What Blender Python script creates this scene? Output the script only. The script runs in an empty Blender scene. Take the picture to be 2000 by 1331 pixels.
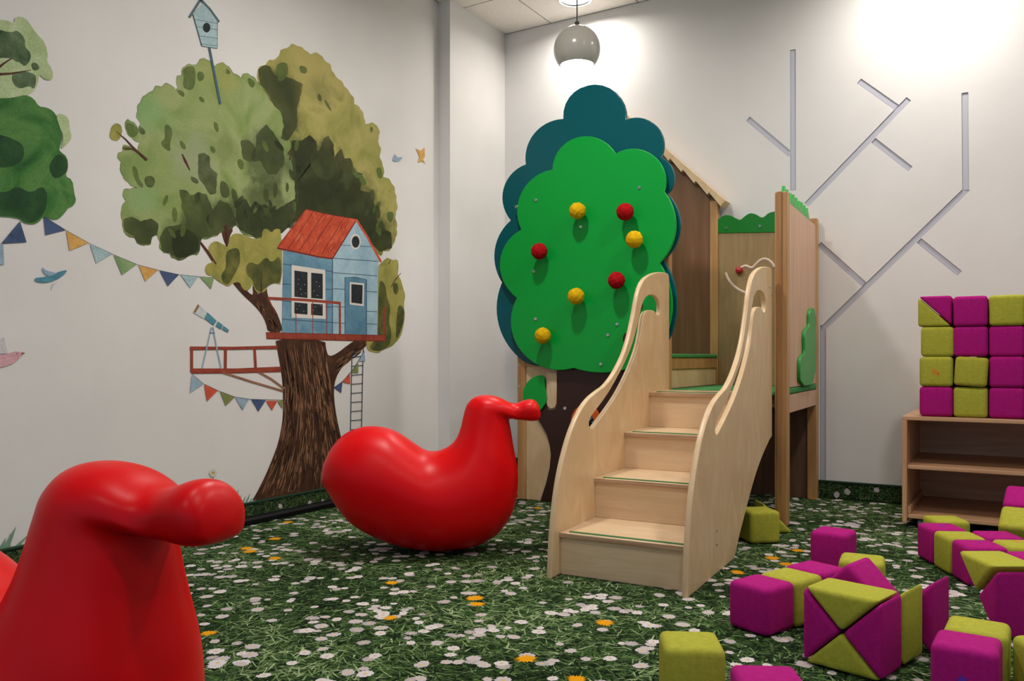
import bpy, bmesh, math, random
import numpy as np
from mathutils import Vector, Matrix
random.seed(7); RNG = np.random.default_rng(11)
S = bpy.context.scene; C = S.collection

# ------------------------------------------------------------------ camera, world, lights, exposure
FPX, HOR, CAMH, YAW = 1611.0, 700.0, 0.75, math.radians(31.3)
cam = bpy.data.cameras.new('camera'); camo = bpy.data.objects.new('camera', cam); C.objects.link(camo)
cam.sensor_width = 36.0; cam.lens = 36.0 * FPX / 2000.0; cam.shift_y = (HOR - 665.5) / 2000.0
cam.clip_start = 0.05
camo.location = (0, 0, CAMH); camo.rotation_euler = (math.pi / 2, 0, YAW)
S.camera = camo
w = bpy.data.worlds.new('world'); S.world = w; w.use_nodes = True
w.node_tree.nodes['Background'].inputs[0].default_value = (0.56, 0.76, 1.0, 1)
w.node_tree.nodes['Background'].inputs[1].default_value = 0.53
S.view_settings.view_transform = 'Standard'; S.view_settings.look = 'None'
S.view_settings.exposure = 0.1; S.view_settings.gamma = 1.0; S.view_settings.use_curve_mapping = False

CEIL = 2.90; WX = -2.97; WY = 4.655
DOWNLIGHTS = [(-2.237, 4.407, 8.0), (-0.337, 4.257, 13.0), (1.363, 4.407, 9.0), (-1.637, 2.607, 23.0), (0.163, 2.607, 17.0),
              (-1.037, 0.807, 8.0), (0.163, 0.807, 9.0), (1.963, 1.407, 10.0), (-0.737, -0.993, 8.0)]
for i, (x, y, e) in enumerate(DOWNLIGHTS):
    l = bpy.data.lights.new('downlight_lamp', 'AREA'); l.shape = 'DISK'; l.size = 0.17
    l.energy = e; l.color = (1.0, 0.935, 0.87); l.spread = math.radians(165)
    o = bpy.data.objects.new('downlight_lamp', l); C.objects.link(o); o.location = (x, y, CEIL - 0.02)

# ------------------------------------------------------------------ survey helpers: a photo pixel seen on a real plane
FW = Vector((-math.sin(YAW), math.cos(YAW), 0)); RT = Vector((math.cos(YAW), math.sin(YAW), 0)); EYE = Vector((0, 0, CAMH))
def hit(px, py, p, n):
    d = FW + RT * ((px - 1000) / FPX) + Vector((0, 0, (HOR - py) / FPX))
    return EYE + d * ((Vector(p) - EYE).dot(Vector(n)) / d.dot(Vector(n)))
def on_y(px, py, y): return hit(px, py, (0, y, 0), (0, 1, 0))
def on_x(px, py, x): return hit(px, py, (x, 0, 0), (1, 0, 0))
def on_z(px, py, z=0.0): return hit(px, py, (0, 0, z), (0, 0, 1))

# ------------------------------------------------------------------ materials
def mat(name):
    m = bpy.data.materials.new(name); m.use_nodes = True
    nt = m.node_tree; b = nt.nodes['Principled BSDF']
    return m, nt, b
def rgb(h):
    h = h.lstrip('#'); v = [int(h[i:i + 2], 16) / 255 for i in (0, 2, 4)]
    return tuple((c / 12.92 if c <= 0.04045 else ((c + 0.055) / 1.055) ** 2.4) for c in v) + (1,)
def plain(name, col, rough=0.5, spec=0.5, metal=0.0, coat=0.0):
    m, nt, b = mat(name)
    b.inputs['Base Color'].default_value = rgb(col); b.inputs['Roughness'].default_value = rough
    b.inputs['Specular IOR Level'].default_value = spec; b.inputs['Metallic'].default_value = metal
    b.inputs['Coat Weight'].default_value = coat; b.inputs['Coat Roughness'].default_value = 0.15
    # fine relief so that nothing is perfectly even
    n = nt.nodes.new('ShaderNodeTexNoise'); n.inputs['Scale'].default_value = 220
    bp = nt.nodes.new('ShaderNodeBump'); bp.inputs['Strength'].default_value = 0.03; bp.inputs['Distance'].default_value = 0.002
    nt.links.new(n.outputs['Fac'], bp.inputs['Height']); nt.links.new(bp.outputs[0], b.inputs['Normal'])
    return m
def ramp(nt, stops):
    r = nt.nodes.new('ShaderNodeValToRGB'); e = r.color_ramp.elements
    while len(e) < len(stops): e.new(0.5)
    for k, (p, c) in enumerate(stops): e[k].position = p; e[k].color = rgb(c)
    return r
def noisy(name, stops, scale=(1, 1, 1), nscale=6.0, detail=6, rough=0.6, bump=0.0, bscale=None, spec=0.4, dist=0.0, coords='Object'):
    m, nt, b = mat(name)
    tc = nt.nodes.new('ShaderNodeTexCoord'); mp = nt.nodes.new('ShaderNodeMapping'); mp.inputs['Scale'].default_value = scale
    n = nt.nodes.new('ShaderNodeTexNoise'); n.inputs['Scale'].default_value = nscale; n.inputs['Detail'].default_value = detail
    n.inputs['Distortion'].default_value = dist
    r = ramp(nt, stops)
    nt.links.new(tc.outputs[coords], mp.inputs[0]); nt.links.new(mp.outputs[0], n.inputs['Vector'])
    nt.links.new(n.outputs['Fac'], r.inputs[0]); nt.links.new(r.outputs[0], b.inputs['Base Color'])
    b.inputs['Roughness'].default_value = rough; b.inputs['Specular IOR Level'].default_value = spec
    if bump:
        n2 = nt.nodes.new('ShaderNodeTexNoise'); n2.inputs['Scale'].default_value = bscale or 200; n2.inputs['Detail'].default_value = 4
        nt.links.new(tc.outputs[coords], n2.inputs['Vector'])
        bp = nt.nodes.new('ShaderNodeBump'); bp.inputs['Strength'].default_value = bump; bp.inputs['Distance'].default_value = 0.004
        nt.links.new(n2.outputs['Fac'], bp.inputs['Height']); nt.links.new(bp.outputs[0], b.inputs['Normal'])
    return m
def wood(name, a, b_, c, axis='z', rough=0.42, dist=1.5):
    sc = {'z': (9, 9, 0.7), 'x': (0.7, 9, 9), 'y': (9, 0.7, 9)}[axis]
    return noisy(name, [(0.30, a), (0.52, b_), (0.72, c)], sc, 3.0, 8, rough, 0.04, 90, 0.45, dist)

M = {}
M['wall'] = noisy('wall_paint', [(0.3, '#e3e1df'), (0.7, '#eae8e6')], nscale=2.5, rough=0.75, bump=0.06, bscale=160, spec=0.25)
M['ceil'] = noisy('ceiling_tile', [(0.3, '#f8f0e8'), (0.7, '#fdf6ef')], nscale=30, rough=0.9, bump=0.15, bscale=300, spec=0.1)
M['grid'] = plain('ceiling_grid', '#8d8681', 0.6)
M['groove'] = plain('groove_grey', '#c3c4cf', 0.45)
M['ply'] = noisy('birch_ply', [(0.30, '#d4b58a'), (0.52, '#dcbf97'), (0.72, '#e3c9a4')], (3.2, 3.2, 1.5), 3.0, 8, 0.36, 0.04, 90, 0.45, 1.6)
M['nosing'] = noisy('tread_nosing', [(0.35, '#a98466'), (0.65, '#c9a98a')], (1, 9, 60), 3.0, 4, 0.45)
M['ply_x'] = wood('birch_ply_across', '#dabd98', '#dfc4a0', '#e6cdac', 'x', 0.36, 2.2)
M['ply_edge'] = noisy('ply_edge', [(0.35, '#c2a285'), (0.5, '#e6d3c0'), (0.7, '#f0e2d4')], (1, 1, 1), 14, 3, 0.4)
def plies(m):
    nt = m.node_tree; b = nt.nodes['Principled BSDF']; tc = nt.nodes.new('ShaderNodeTexCoord'); sx = nt.nodes.new('ShaderNodeSeparateXYZ')
    a = nt.nodes.new('ShaderNodeMath'); a.operation = 'MULTIPLY'; a.inputs[1].default_value = 2 * math.pi / 0.0066
    c = nt.nodes.new('ShaderNodeMath'); c.operation = 'SINE'; r = ramp(nt, [(0.35, '#efe2d2'), (0.8, '#dcc4aa'), (0.97, '#a37c5c')])
    nt.links.new(tc.outputs['Object'], sx.inputs[0]); nt.links.new(sx.outputs['X'], a.inputs[0]); nt.links.new(a.outputs[0], c.inputs[0]); nt.links.new(c.outputs[0], r.inputs[0]); nt.links.new(r.outputs[0], b.inputs['Base Color'])
plies(M['ply_edge'])
M['beech'] = wood('beech_post', '#a87c4c', '#b98c5a', '#c89e6c', 'z', 0.4, 0.6)
M['beech_x'] = wood('beech_rail', '#a87c4c', '#bc915f', '#cba26f', 'x', 0.4, 0.6)
M['pink_beech'] = wood('pale_beech_panel', '#c49a7a', '#cda485', '#d6b194', 'z', 0.42, 0.4)
M['hutwall'] = wood('shaded_hut_panel', '#6e4c30', '#7a563a', '#866244', 'z', 0.45, 0.5)  # beech darkened to carry the shade under the hut roof
M['shaded_panel'] = wood('shaded_tan_panel', '#957a52', '#9f845c', '#a98f68', 'z', 0.42, 2.5)  # wood toned down, shadow on the smile panel put into the colour
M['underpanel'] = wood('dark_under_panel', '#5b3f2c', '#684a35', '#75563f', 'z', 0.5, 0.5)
M['shelf_x'] = wood('shelf_beech', '#b98c66', '#c79b76', '#d2a985', 'x', 0.4, 0.5)
M['shelf_z'] = wood('shelf_beech_side', '#b98c66', '#c79b76', '#d2a985', 'z', 0.4, 0.5)
M['green'] = plain('green_lacquer', '#00a53c', 0.34, 0.35)
M['green_dark'] = plain('hedge_green', '#0d7a1e', 0.35, 0.5)
M['green_hedge'] = plain('side_hedge_green', '#2f9a3d', 0.38)
M['teal'] = plain('teal_lacquer', '#005a64', 0.25, 0.35)
M['brown'] = plain('dark_brown_lacquer', '#341810', 0.38)
M['orange'] = plain('orange_lacquer', '#e0641a', 0.35)
M['blue'] = plain('blue_pattern', '#6fa6c4', 0.4)
M['groove_light'] = plain('routed_groove', '#d9bfae', 0.4)
M['knobred'] = plain('red_knob', '#a01420', 0.4)
M['steel'] = plain('steel', '#c9ccd0', 0.25, 0.5, 1.0)
M['carpet_green'] = noisy('green_carpet_edge', [(0.35, '#2f7a3c'), (0.65, '#4c9a55')], nscale=120, rough=0.9, bump=0.3, bscale=500)
M['strip_green'] = plain('green_grip_strip', '#3f7d48', 0.6)
M['red'] = noisy('red_plastic', [(0.3, '#dc000c'), (0.7, '#e4040f')], nscale=3, rough=0.36, bump=0.03, bscale=420, spec=0.2)
M['felt_red'] = noisy('red_felt', [(0.3, '#9c0f16'), (0.7, '#c01a20')], nscale=60, rough=0.95, bump=0.6, bscale=260, spec=0.1)
M['felt_yel'] = noisy('yellow_felt', [(0.3, '#dca70c'), (0.7, '#f2c51e')], nscale=60, rough=0.95, bump=0.6, bscale=260, spec=0.1)
M['mag'] = noisy('magenta_fabric', [(0.3, '#a51473'), (0.7, '#b21a7e')], nscale=90, rough=0.9, bump=0.35, bscale=420, spec=0.15)
M['yel'] = noisy('lime_fabric', [(0.3, '#a4a436'), (0.7, '#b3b244')], nscale=90, rough=0.9, bump=0.35, bscale=420, spec=0.15)
M['mark_o'] = plain('orange_print', '#e07a1e', 0.8)
M['mark_b'] = plain('blue_print', '#5a28b0', 0.8)
M['black'] = plain('black_plastic', '#08080a', 0.6, 0.2)
M['wheel'] = plain('wheel_grey', '#8d97a5', 0.4)
M['lampgrey'] = plain('pendant_grey', '#b4b2aa', 0.2, 0.5)
M['lampwhite'] = plain('pendant_inner_white', '#f2f2f2', 0.6)
M['cord'] = plain('cord_dark', '#3a3634', 0.5)
m, nt, b = mat('bulb_glow'); b.inputs['Emission Color'].default_value = (1, 0.97, 0.95, 1); b.inputs['Emission Strength'].default_value = 40
M['bulb'] = m
m, nt, b = mat('downlight_lens'); b.inputs['Emission Color'].default_value = (1, 0.96, 0.92, 1); b.inputs['Emission Strength'].default_value = 2.0
M['lens'] = m

# ------------------------------------------------------------------ object helpers
def tag(o, label=None, cat=None, group=None, kind=None):
    if label: o['label'] = label
    if cat: o['category'] = cat
    if group: o['group'] = group
    if kind: o['kind'] = kind
    return o
def empty(name, loc, rz=0.0):
    o = bpy.data.objects.new(name, None); C.objects.link(o); o.location = loc; o.rotation_euler = (0, 0, rz)
    o.empty_display_size = 0.1
    return o
def link(name, me, mats, parent=None, loc=None, smooth=None, rebase=True):
    """link a mesh whose vertices are in world metres; the origin goes to the parent's base or to loc"""
    o = bpy.data.objects.new(name, me); C.objects.link(o)
    for mm in (mats if isinstance(mats, (list, tuple)) else [mats]): me.materials.append(M[mm] if isinstance(mm, str) else mm)
    if parent is not None:
        o.parent = parent
        if rebase:
            root = parent
            base = Vector((0, 0, 0)); rz = 0.0
            while root is not None: base += root.location; rz += root.rotation_euler.z; root = root.parent
            me.transform(Matrix.Rotation(-rz, 4, 'Z') @ Matrix.Translation(-base))
    elif loc is not None:
        me.transform(Matrix.Translation(-Vector(loc))); o.location = loc
    if smooth is not None:
        for p in me.polygons: p.use_smooth = True
        if smooth < 179:
            me.set_sharp_from_angle(angle=math.radians(smooth))
    return o
def bm_mesh(bm, name='mesh'):
    me = bpy.data.meshes.new(name); bm.normal_update(); bm.to_mesh(me); bm.free(); return me
def box_bm(bm, lo, hi, bev=0.0):
    r = bmesh.ops.create_cube(bm, size=1.0); vs = r['verts']
    lo = Vector(lo); hi = Vector(hi); c = (lo + hi) / 2; s = hi - lo
    for v in vs: v.co = Vector((v.co.x * s.x, v.co.y * s.y, v.co.z * s.z)) + c
    if bev:
        es = list({e for v in vs for e in v.link_edges})
        bmesh.ops.bevel(bm, geom=es, offset=bev, segments=2, affect='EDGES', profile=0.5)
def box(name, lo, hi, m, parent=None, bev=0.003, **k):
    bm = bmesh.new(); box_bm(bm, lo, hi, bev)
    return link(name, bm_mesh(bm, name), m, parent, **k)
def plate(name, outline, holes, origin, u, n, thick, mats, parent, bev=0.003, loc=None, smooth=30):
    """a cut board: outline and holes are 2D (along u, height); its front face lies at origin, facing n, its thickness goes back"""
    cu = bpy.data.curves.new(name, 'CURVE'); cu.dimensions = '2D'; cu.fill_mode = 'BOTH'
    for pts in [outline] + list(holes):
        sp = cu.splines.new('POLY'); sp.points.add(len(pts) - 1); sp.use_cyclic_u = True
        for p, q in zip(sp.points, pts): p.co = (q[0], q[1], 0, 1)
    cu.extrude = max(thick / 2 - bev, 0.0001); cu.bevel_depth = bev; cu.bevel_resolution = 1; cu.offset = -bev
    tmp = bpy.data.objects.new('tmp', cu); C.objects.link(tmp)
    bpy.context.view_layer.update()
    me = bpy.data.meshes.new_from_object(tmp.evaluated_get(bpy.context.evaluated_depsgraph_get()))
    bpy.data.objects.remove(tmp); bpy.data.curves.remove(cu)
    bm = bmesh.new(); bm.from_mesh(me); bmesh.ops.remove_doubles(bm, verts=bm.verts, dist=1e-5); bmesh.ops.recalc_face_normals(bm, faces=bm.faces)
    bm.normal_update()
    if isinstance(mats, (list, tuple)) and len(mats) > 1:
        for f in bm.faces: f.material_index = 0 if abs(f.normal.z) > 0.8 else 1
    bm.to_mesh(me); bm.free()
    u = Vector(u).normalized(); n = Vector(n).normalized(); up = Vector((0, 0, 1))
    o3 = Vector(origin) - n * (thick / 2)
    mx = Matrix(((u.x, up.x, n.x, o3.x), (u.y, up.y, n.y, o3.y), (u.z, up.z, n.z, o3.z), (0, 0, 0, 1)))
    me.transform(mx)
    me.materials.clear()
    o = link(name, me, mats, parent, loc=loc)
    for p in me.polygons: p.use_smooth = abs(p.normal.dot(n)) < 0.93
    return o
def front_pts(pts, y): return [(p.x, p.z) for p in (on_y(a, b_, y) for a, b_ in pts)]
def front_plate(name, pts, y, thick, mats, parent, holes=(), bev=0.003, **k):
    return plate(name, front_pts(pts, y), [front_pts(h, y) for h in holes], (0, y, 0), (1, 0, 0), (0, -1, 0), thick, mats, parent, bev, **k)
def arc3(a, m, b, n=14):
    ax, ay = a; bx, by = m; cx, cy = b
    d = 2 * (ax * (by - cy) + bx * (cy - ay) + cx * (ay - by))
    if abs(d) < 1e-6: return [a, m]
    ux = ((ax * ax + ay * ay) * (by - cy) + (bx * bx + by * by) * (cy - ay) + (cx * cx + cy * cy) * (ay - by)) / d
    uy = ((ax * ax + ay * ay) * (cx - bx) + (bx * bx + by * by) * (ax - cx) + (cx * cx + cy * cy) * (bx - ax)) / d
    r = math.hypot(ax - ux, ay - uy); t0 = math.atan2(ay - uy, ax - ux); tm = math.atan2(by - uy, bx - ux); t1 = math.atan2(cy - uy, cx - ux)
    def un(t, ref, s):
        while s * (t - ref) < 0: t += s * 2 * math.pi
        while s * (t - ref) > 2 * math.pi: t -= s * 2 * math.pi
        return t
    s = 1
    if un(tm, t0, 1) > un(t1, t0, 1): s = -1
    t1 = un(t1, t0, s)
    return [(ux + r * math.cos(t0 + (t1 - t0) * k / n), uy + r * math.sin(t0 + (t1 - t0) * k / n)) for k in range(n)]
def scallops(seq):
    """seq: cusp, bulge, cusp, bulge, ... closed"""
    out = []; n = len(seq)
    for i in range(0, n, 2): out += arc3(seq[i], seq[i + 1], seq[(i + 2) % n])
    return out
def chaikin(p, it=2, closed=True):
    for _ in range(it):
        q = []
        rng = range(len(p)) if closed else range(len(p) - 1)
        if not closed: q.append(p[0])
        for i in rng:
            a = p[i]; b_ = p[(i + 1) % len(p)]
            q.append((a[0] * .75 + b_[0] * .25, a[1] * .75 + b_[1] * .25)); q.append((a[0] * .25 + b_[0] * .75, a[1] * .25 + b_[1] * .75))
        if not closed: q.append(p[-1])
        p = q
    return p
def disc_pts(cx, cy, r, n=28, ry=None): return [(cx + r * math.cos(2 * math.pi * k / n), cy + (ry or r) * math.sin(2 * math.pi * k / n)) for k in range(n)]
def lathe(prof, n=32):
    bm = bmesh.new(); rows = []
    for (r, z) in prof:
        if r < 1e-5: rows.append([bm.verts.new((0, 0, z))])
        else: rows.append([bm.verts.new((r * math.cos(2 * math.pi * k / n), r * math.sin(2 * math.pi * k / n), z)) for k in range(n)])
    for a, b_ in zip(rows, rows[1:]):
        for k in range(n):
            j = (k + 1) % n
            if len(a) == 1 and len(b_) == 1: continue
            if len(a) == 1: bm.faces.new((a[0], b_[j], b_[k]))
            elif len(b_) == 1: bm.faces.new((a[k], a[j], b_[0]))
            else: bm.faces.new((a[k], a[j], b_[j], b_[k]))
    bmesh.ops.recalc_face_normals(bm, faces=bm.faces)
    return bm
def tube(name, pts, r, m, parent=None, n=8, **k):
    bm = bmesh.new(); rings = []
    pts = [Vector(p) for p in pts]
    for i, p in enumerate(pts):
        t = (pts[min(i + 1, len(pts) - 1)] - pts[max(i - 1, 0)]).normalized()
        a = t.orthogonal().normalized() if i == 0 else (a_prev - t * a_prev.dot(t)).normalized()
        a_prev = a; b_ = t.cross(a)
        rings.append([bm.verts.new(p + (a * math.cos(2 * math.pi * q / n) + b_ * math.sin(2 * math.pi * q / n)) * r) for q in range(n)])
    for x, y in zip(rings, rings[1:]):
        for q in range(n): bm.faces.new((x[q], x[(q + 1) % n], y[(q + 1) % n], y[q]))
    bm.faces.new(rings[0][::-1]); bm.faces.new(rings[-1])
    return link(name, bm_mesh(bm, name), m, parent, smooth=40, **k)

# ================================================================== THE SETTING
X1, Y0 = 3.2, -2.6          # the room goes on past the frame to the right and behind the camera
fl = box('floor', (WX - 0.1, Y0, -0.1), (X1, WY + 0.1, 0.0), noisy('carpet_ground', [(0.36, '#0a160a'), (0.5, '#1d3316'), (0.64, '#41602b')], (1, 1, 1), 38, 8, 0.95, 0.2, 300, 0.1, 1.2), bev=0, loc=(0, 2, 0))
tag(fl, kind='structure')
wr = box('added_wall_right', (X1, Y0, 0), (X1 + 0.12, WY + 0.12, CEIL), 'wall', bev=0, loc=(X1, 2, 0)); tag(wr, kind='structure')  # unseen wall, added to keep side fill off the blocks
wl = box('wall_left', (WX - 0.12, Y0, 0), (WX, WY + 0.12, CEIL), 'wall', bev=0, loc=(WX, 2, 0)); tag(wl, kind='structure')
pil = box('wall_pillar', (WX, 4.03, 0), (-2.885, WY, CEIL), 'wall', bev=0, loc=(-2.93, 4.3, 0)); tag(pil, kind='structure')

# back wall with routed grooves
GR = [((1548.5, 97), (1549, 372)), ((1461, 232), (1544, 302)), ((1678, 158), (1752, 210)), ((1775, 193), (1575, 400)), ((1706, 274), (1778, 330)),
      ((1884.5, 181), (1886, 372)), ((1886, 372), (1606, 643)), ((1795, 470), (1874, 534)), ((1600, 477), (1688, 556)), ((1607.5, 640), (1607.5, 942))]
GWID = 0.0145
def groove_quads():
    out = []
    for a, b_ in GR:
        A = on_y(*a, WY); B = on_y(*b_, WY); A = Vector((A.x, A.z)); B = Vector((B.x, B.z)); d = (B - A).normalized(); s = Vector((-d.y, d.x)) * GWID
        out.append((A, B, d, s))
    return out
bmw = bmesh.new(); box_bm(bmw, (WX - 0.12, WY, 0), (X1, WY + 0.12, CEIL)); mew = bm_mesh(bmw, 'wall_back')
wb = link('wall_back', mew, ['wall', 'groove'], loc=(0, WY, 0)); tag(wb, kind='structure')
cutters = []
for i, (A, B, d, s) in enumerate(groove_quads()):
    bm = bmesh.new(); ring = []
    A2 = A - d * (0.012 if i in (6, 9) else 0); 
    for yy in (WY - 0.02, WY + 0.006 + 0.0004 * i):
        ring.append([bm.verts.new((q.x, yy, q.y)) for q in (A2 - s, B - s, B + s, A2 + s)])
    bm.faces.new(ring[0]); bm.faces.new(ring[1][::-1])
    for k in range(4): bm.faces.new((ring[0][k], ring[1][k], ring[1][(k + 1) % 4], ring[0][(k + 1) % 4]))
    bmesh.ops.recalc_face_normals(bm, faces=bm.faces)
    for f in bm.faces: f.material_index = 1
    me = bm_mesh(bm); me.materials.append(M['wall']); me.materials.append(M['groove'])
    co = bpy.data.objects.new('cut', me); C.objects.link(co); cutters.append(co)
    md = wb.modifiers.new('g', 'BOOLEAN'); md.operation = 'DIFFERENCE'; md.solver = 'EXACT'; md.object = co
bpy.context.view_layer.update()
new = bpy.data.meshes.new_from_object(wb.evaluated_get(bpy.context.evaluated_depsgraph_get()))
wb.modifiers.clear(); wb.data = new
for co in cutters: bpy.data.objects.remove(co)
# aluminium strip lying in each groove
for i, (A, B, d, s) in enumerate(groove_quads()):
    bm = bmesh.new(); e = 0.86; ring = []
    for yy in (WY + 0.0035 + 0.0003 * i, WY + 0.0058 + 0.0004 * i): ring.append([bm.verts.new((q.x, yy, q.y)) for q in (A + d * .003 - s * e, B - d * .003 - s * e, B - d * .003 + s * e, A + d * .003 + s * e)])
    bm.faces.new(ring[0]); bm.faces.new(ring[1][::-1])
    for k in range(4): bm.faces.new((ring[0][k], ring[1][k], ring[1][(k + 1) % 4], ring[0][(k + 1) % 4]))
    bmesh.ops.recalc_face_normals(bm, faces=bm.faces)
    link('groove_strip', bm_mesh(bm, 'groove_strip'), 'groove', wb)

# ceiling: slab, tiles of 60 cm with recessed joints
ce = box('ceiling', (WX - 0.12, Y0, CEIL + 0.004), (X1, WY + 0.12, CEIL + 0.1), 'grid', bev=0, loc=(0, 2, CEIL)); tag(ce, kind='structure')
far = bmesh.new()
xs = [WX] + [-2.537 + 0.6 * k for k in range(10)]; ys = [WY] + [4.17 - 0.6 * k for k in range(12)]
for i in range(len(xs) - 1):
    for j in range(len(ys) - 1):
        lo = (xs[i] + 0.004, ys[j + 1] + 0.004, CEIL); hi = (xs[i + 1] - 0.004, ys[j] - 0.004, CEIL + 0.01)
        if i < 3 and j < 3: box('ceiling_tile', lo, hi, 'ceil', ce, bev=0.002)
        else: box_bm(far, lo, hi)
o = link('ceiling_tile_field', bm_mesh(far), 'ceil', ce); tag(o, kind='stuff')

# ------------------------------------------------------------------ printed carpet: grass blades, daisies, dandelions
def blades(n, region, rnd, lens=(0.018, 0.065), wid=(0.0011, 0.0030)):
    """flat strokes in the unit of metres in a plane: returns verts(2D) and layer heights"""
    (x0, x1, y0, y1) = region
    x = rnd.uniform(x0, x1, n); y = rnd.uniform(y0, y1, n)
    ang = rnd.uniform(0, 2 * math.pi, n) * 0.55 + np.sin(x * 3.1 + y * 2.3) * 1.3 + np.cos(x * 1.3 - y * 4.1)
    L = rnd.uniform(*lens, n); W = rnd.uniform(*wid, n); bend = rnd.normal(0, 0.18, n)
    d = np.stack([np.cos(ang), np.sin(ang)], 1); s = np.stack([-d[:, 1], d[:, 0]], 1); p = np.stack([x, y], 1)
    a = p - s * W[:, None]; b = p + s * W[:, None]
    m = p + d * (L * 0.55)[:, None] + s * (bend * L * 0.4)[:, None]
    c = m - s * (W * 0.8)[:, None]; e = m + s * (W * 0.8)[:, None]
    t = p + d * L[:, None] + s * (bend * L)[:, None]
    return np.stack([a, c, t, e, b], 1)
def print_mesh(name, quads2d, h, mi, to3, mats, parent):
    n, k = quads2d.shape[:2]
    flat = quads2d.reshape(-1, 2); hh = np.repeat(h, k)
    co = to3(flat, hh)
    me = bpy.data.meshes.new(name)
    me.vertices.add(n * k); me.vertices.foreach_set('co', co.astype(np.float32).ravel())
    me.loops.add(n * k); me.loops.foreach_set('vertex_index', np.arange(n * k, dtype=np.int32))
    me.polygons.add(n); me.polygons.foreach_set('loop_start', (np.arange(n) * k).astype(np.int32)); me.polygons.foreach_set('material_index', mi.astype(np.int32))
    me.update(calc_edges=True); me.validate()
    o = link(name, me, mats, parent); tag(o, kind='stuff'); return o
GREENS = [plain('print_green', c, 0.95, 0.1) for c in ('#121d11', '#2a3f22', '#435a36', '#5e784a', '#7c9462', '#9fb284')]
DAISY = [plain('print_daisy', c, 0.95, 0.1) for c in ('#bdb5b8', '#cfc9cb', '#a9a3a6')]
DYEL = plain('print_daisy_eye', '#c9b27c', 0.95, 0.1); DORG = plain('print_dandelion', '#dd9a12', 0.95, 0.1)
floor3 = lambda p, h: np.stack([p[:, 0], p[:, 1], h], 1)
def in_view(p):   # printed detail only where the floor can be seen from about here
    return (p[:, 1] > 0.9) & (p[:, 1] < WY) & (p[:, 0] > WX) & (p[:, 0] < 1.2) & (p[:, 0] + 0.12 * p[:, 1] > -2.95)
NB = 95000
bl = blades(NB, (WX, 1.1, 0.9, WY - 0.01), RNG)
keep = (bl[:, :, 0].min(1) > WX) & (bl[:, :, 1].max(1) < WY); bl = bl[keep]
cc = bl.mean(1); tone = 2.55 + 1.2 * np.sin(cc[:, 0] * 5 + 1.5 * np.sin(cc[:, 1] * 4)) * np.cos(cc[:, 1] * 6 + np.sin(cc[:, 0] * 3)) + RNG.normal(0, 1.6, len(bl))
print_mesh('grass_print', bl, RNG.uniform(0.0001, 0.0010, len(bl)), np.clip(tone, 0, 5).astype(int), floor3, GREENS, fl)
def flowers(n, region, rnd, rad=(0.0125, 0.0235), k=22, depth=0.16, clusters=True, keep_fn=None):
    (x0, x1, y0, y1) = region
    if clusters:
        nc = max(4, n // 5); c0 = np.stack([rnd.uniform(x0, x1, nc), rnd.uniform(y0, y1, nc)], 1)
        idx = rnd.integers(0, nc, n); c = c0[idx] + rnd.normal(0, 0.055, (n, 2))
        lone = rnd.uniform(0, 1, n) < 0.5; c[lone] = np.stack([rnd.uniform(x0, x1, lone.sum()), rnd.uniform(y0, y1, lone.sum())], 1)
    else: c = np.stack([rnd.uniform(x0, x1, n), rnd.uniform(y0, y1, n)], 1)
    r = rnd.uniform(*rad, n)
    c = c[(c[:, 0] > x0 + .02) & (c[:, 0] < x1 - .02) & (c[:, 1] > y0 + .02) & (c[:, 1] < y1 - .02)]; r = r[:len(c)]; n = len(c)
    t = np.arange(k) * 2 * math.pi / k
    wob = 1 - depth * (np.arange(k) % 2)[None, :] + rnd.normal(0, 0.07, (n, k))
    sq = rnd.uniform(0.78, 1.0, n); ph = rnd.uniform(0, 6.28, n)
    px = np.cos(t)[None] * r[:, None] * wob; py = np.sin(t)[None] * (r * sq)[:, None] * wob
    X = px * np.cos(ph)[:, None] - py * np.sin(ph)[:, None]; Y = px * np.sin(ph)[:, None] + py * np.cos(ph)[:, None]
    return np.stack([X, Y], 2) + c[:, None, :], c, r
fq, fc, fr = flowers(3000, (WX, 1.1, 0.9, WY), RNG)
hz = RNG.uniform(0.0011, 0.0016, len(fq))
print_mesh('daisy_print', fq, hz, RNG.choice([0, 0, 1, 1, 2], len(fq)), floor3, DAISY, fl)
t = np.arange(8) * 2 * math.pi / 8
eye = fc[:, None, :] + np.stack([np.cos(t), np.sin(t)], 1)[None] * (fr * 0.24)[:, None, None]
print_mesh('daisy_eye_print', eye, hz + 0.00003, np.zeros(len(eye)), floor3, [DYEL], fl)
dq, dc, dr = flowers(70, (WX, 1.1, 0.9, WY), RNG, (0.024, 0.034), 34, 0.35, False)
print_mesh('dandelion_print', dq, np.full(len(dq), 0.0017), np.zeros(len(dq)), floor3, [DORG], fl)

# skirting: dark strip of the same carpet with a green top edge
def skirting(name, lo, hi, to3, region):
    bs = box(name, lo, hi, noisy('skirting_carpet', [(0.35, '#06120a'), (0.65, '#15300f')], nscale=40, rough=0.95), bev=0, loc=lo); tag(bs, kind='structure')
    q = blades(int(2600 * (region[1] - region[0])), region, RNG, (0.012, 0.035), (0.0010, 0.0024))
    ok = (q[:, :, 1].min(1) > region[2]) & (q[:, :, 1].max(1) < region[3]) & (q[:, :, 0].max(1) < region[1]); q = q[ok]
    print_mesh('grass_print', q, RNG.uniform(0.0003, 0.0008, len(q)), RNG.choice([0, 1, 1, 2, 2, 3], len(q)), to3, GREENS, bs)
    g, c_, r_ = flowers(int(15 * (region[1] - region[0])), region, RNG, (0.011, 0.019), clusters=False)
    if len(g): print_mesh('daisy_print', g, np.full(len(g), 0.001), np.zeros(len(g)), to3, DAISY, bs)
    return bs
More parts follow.
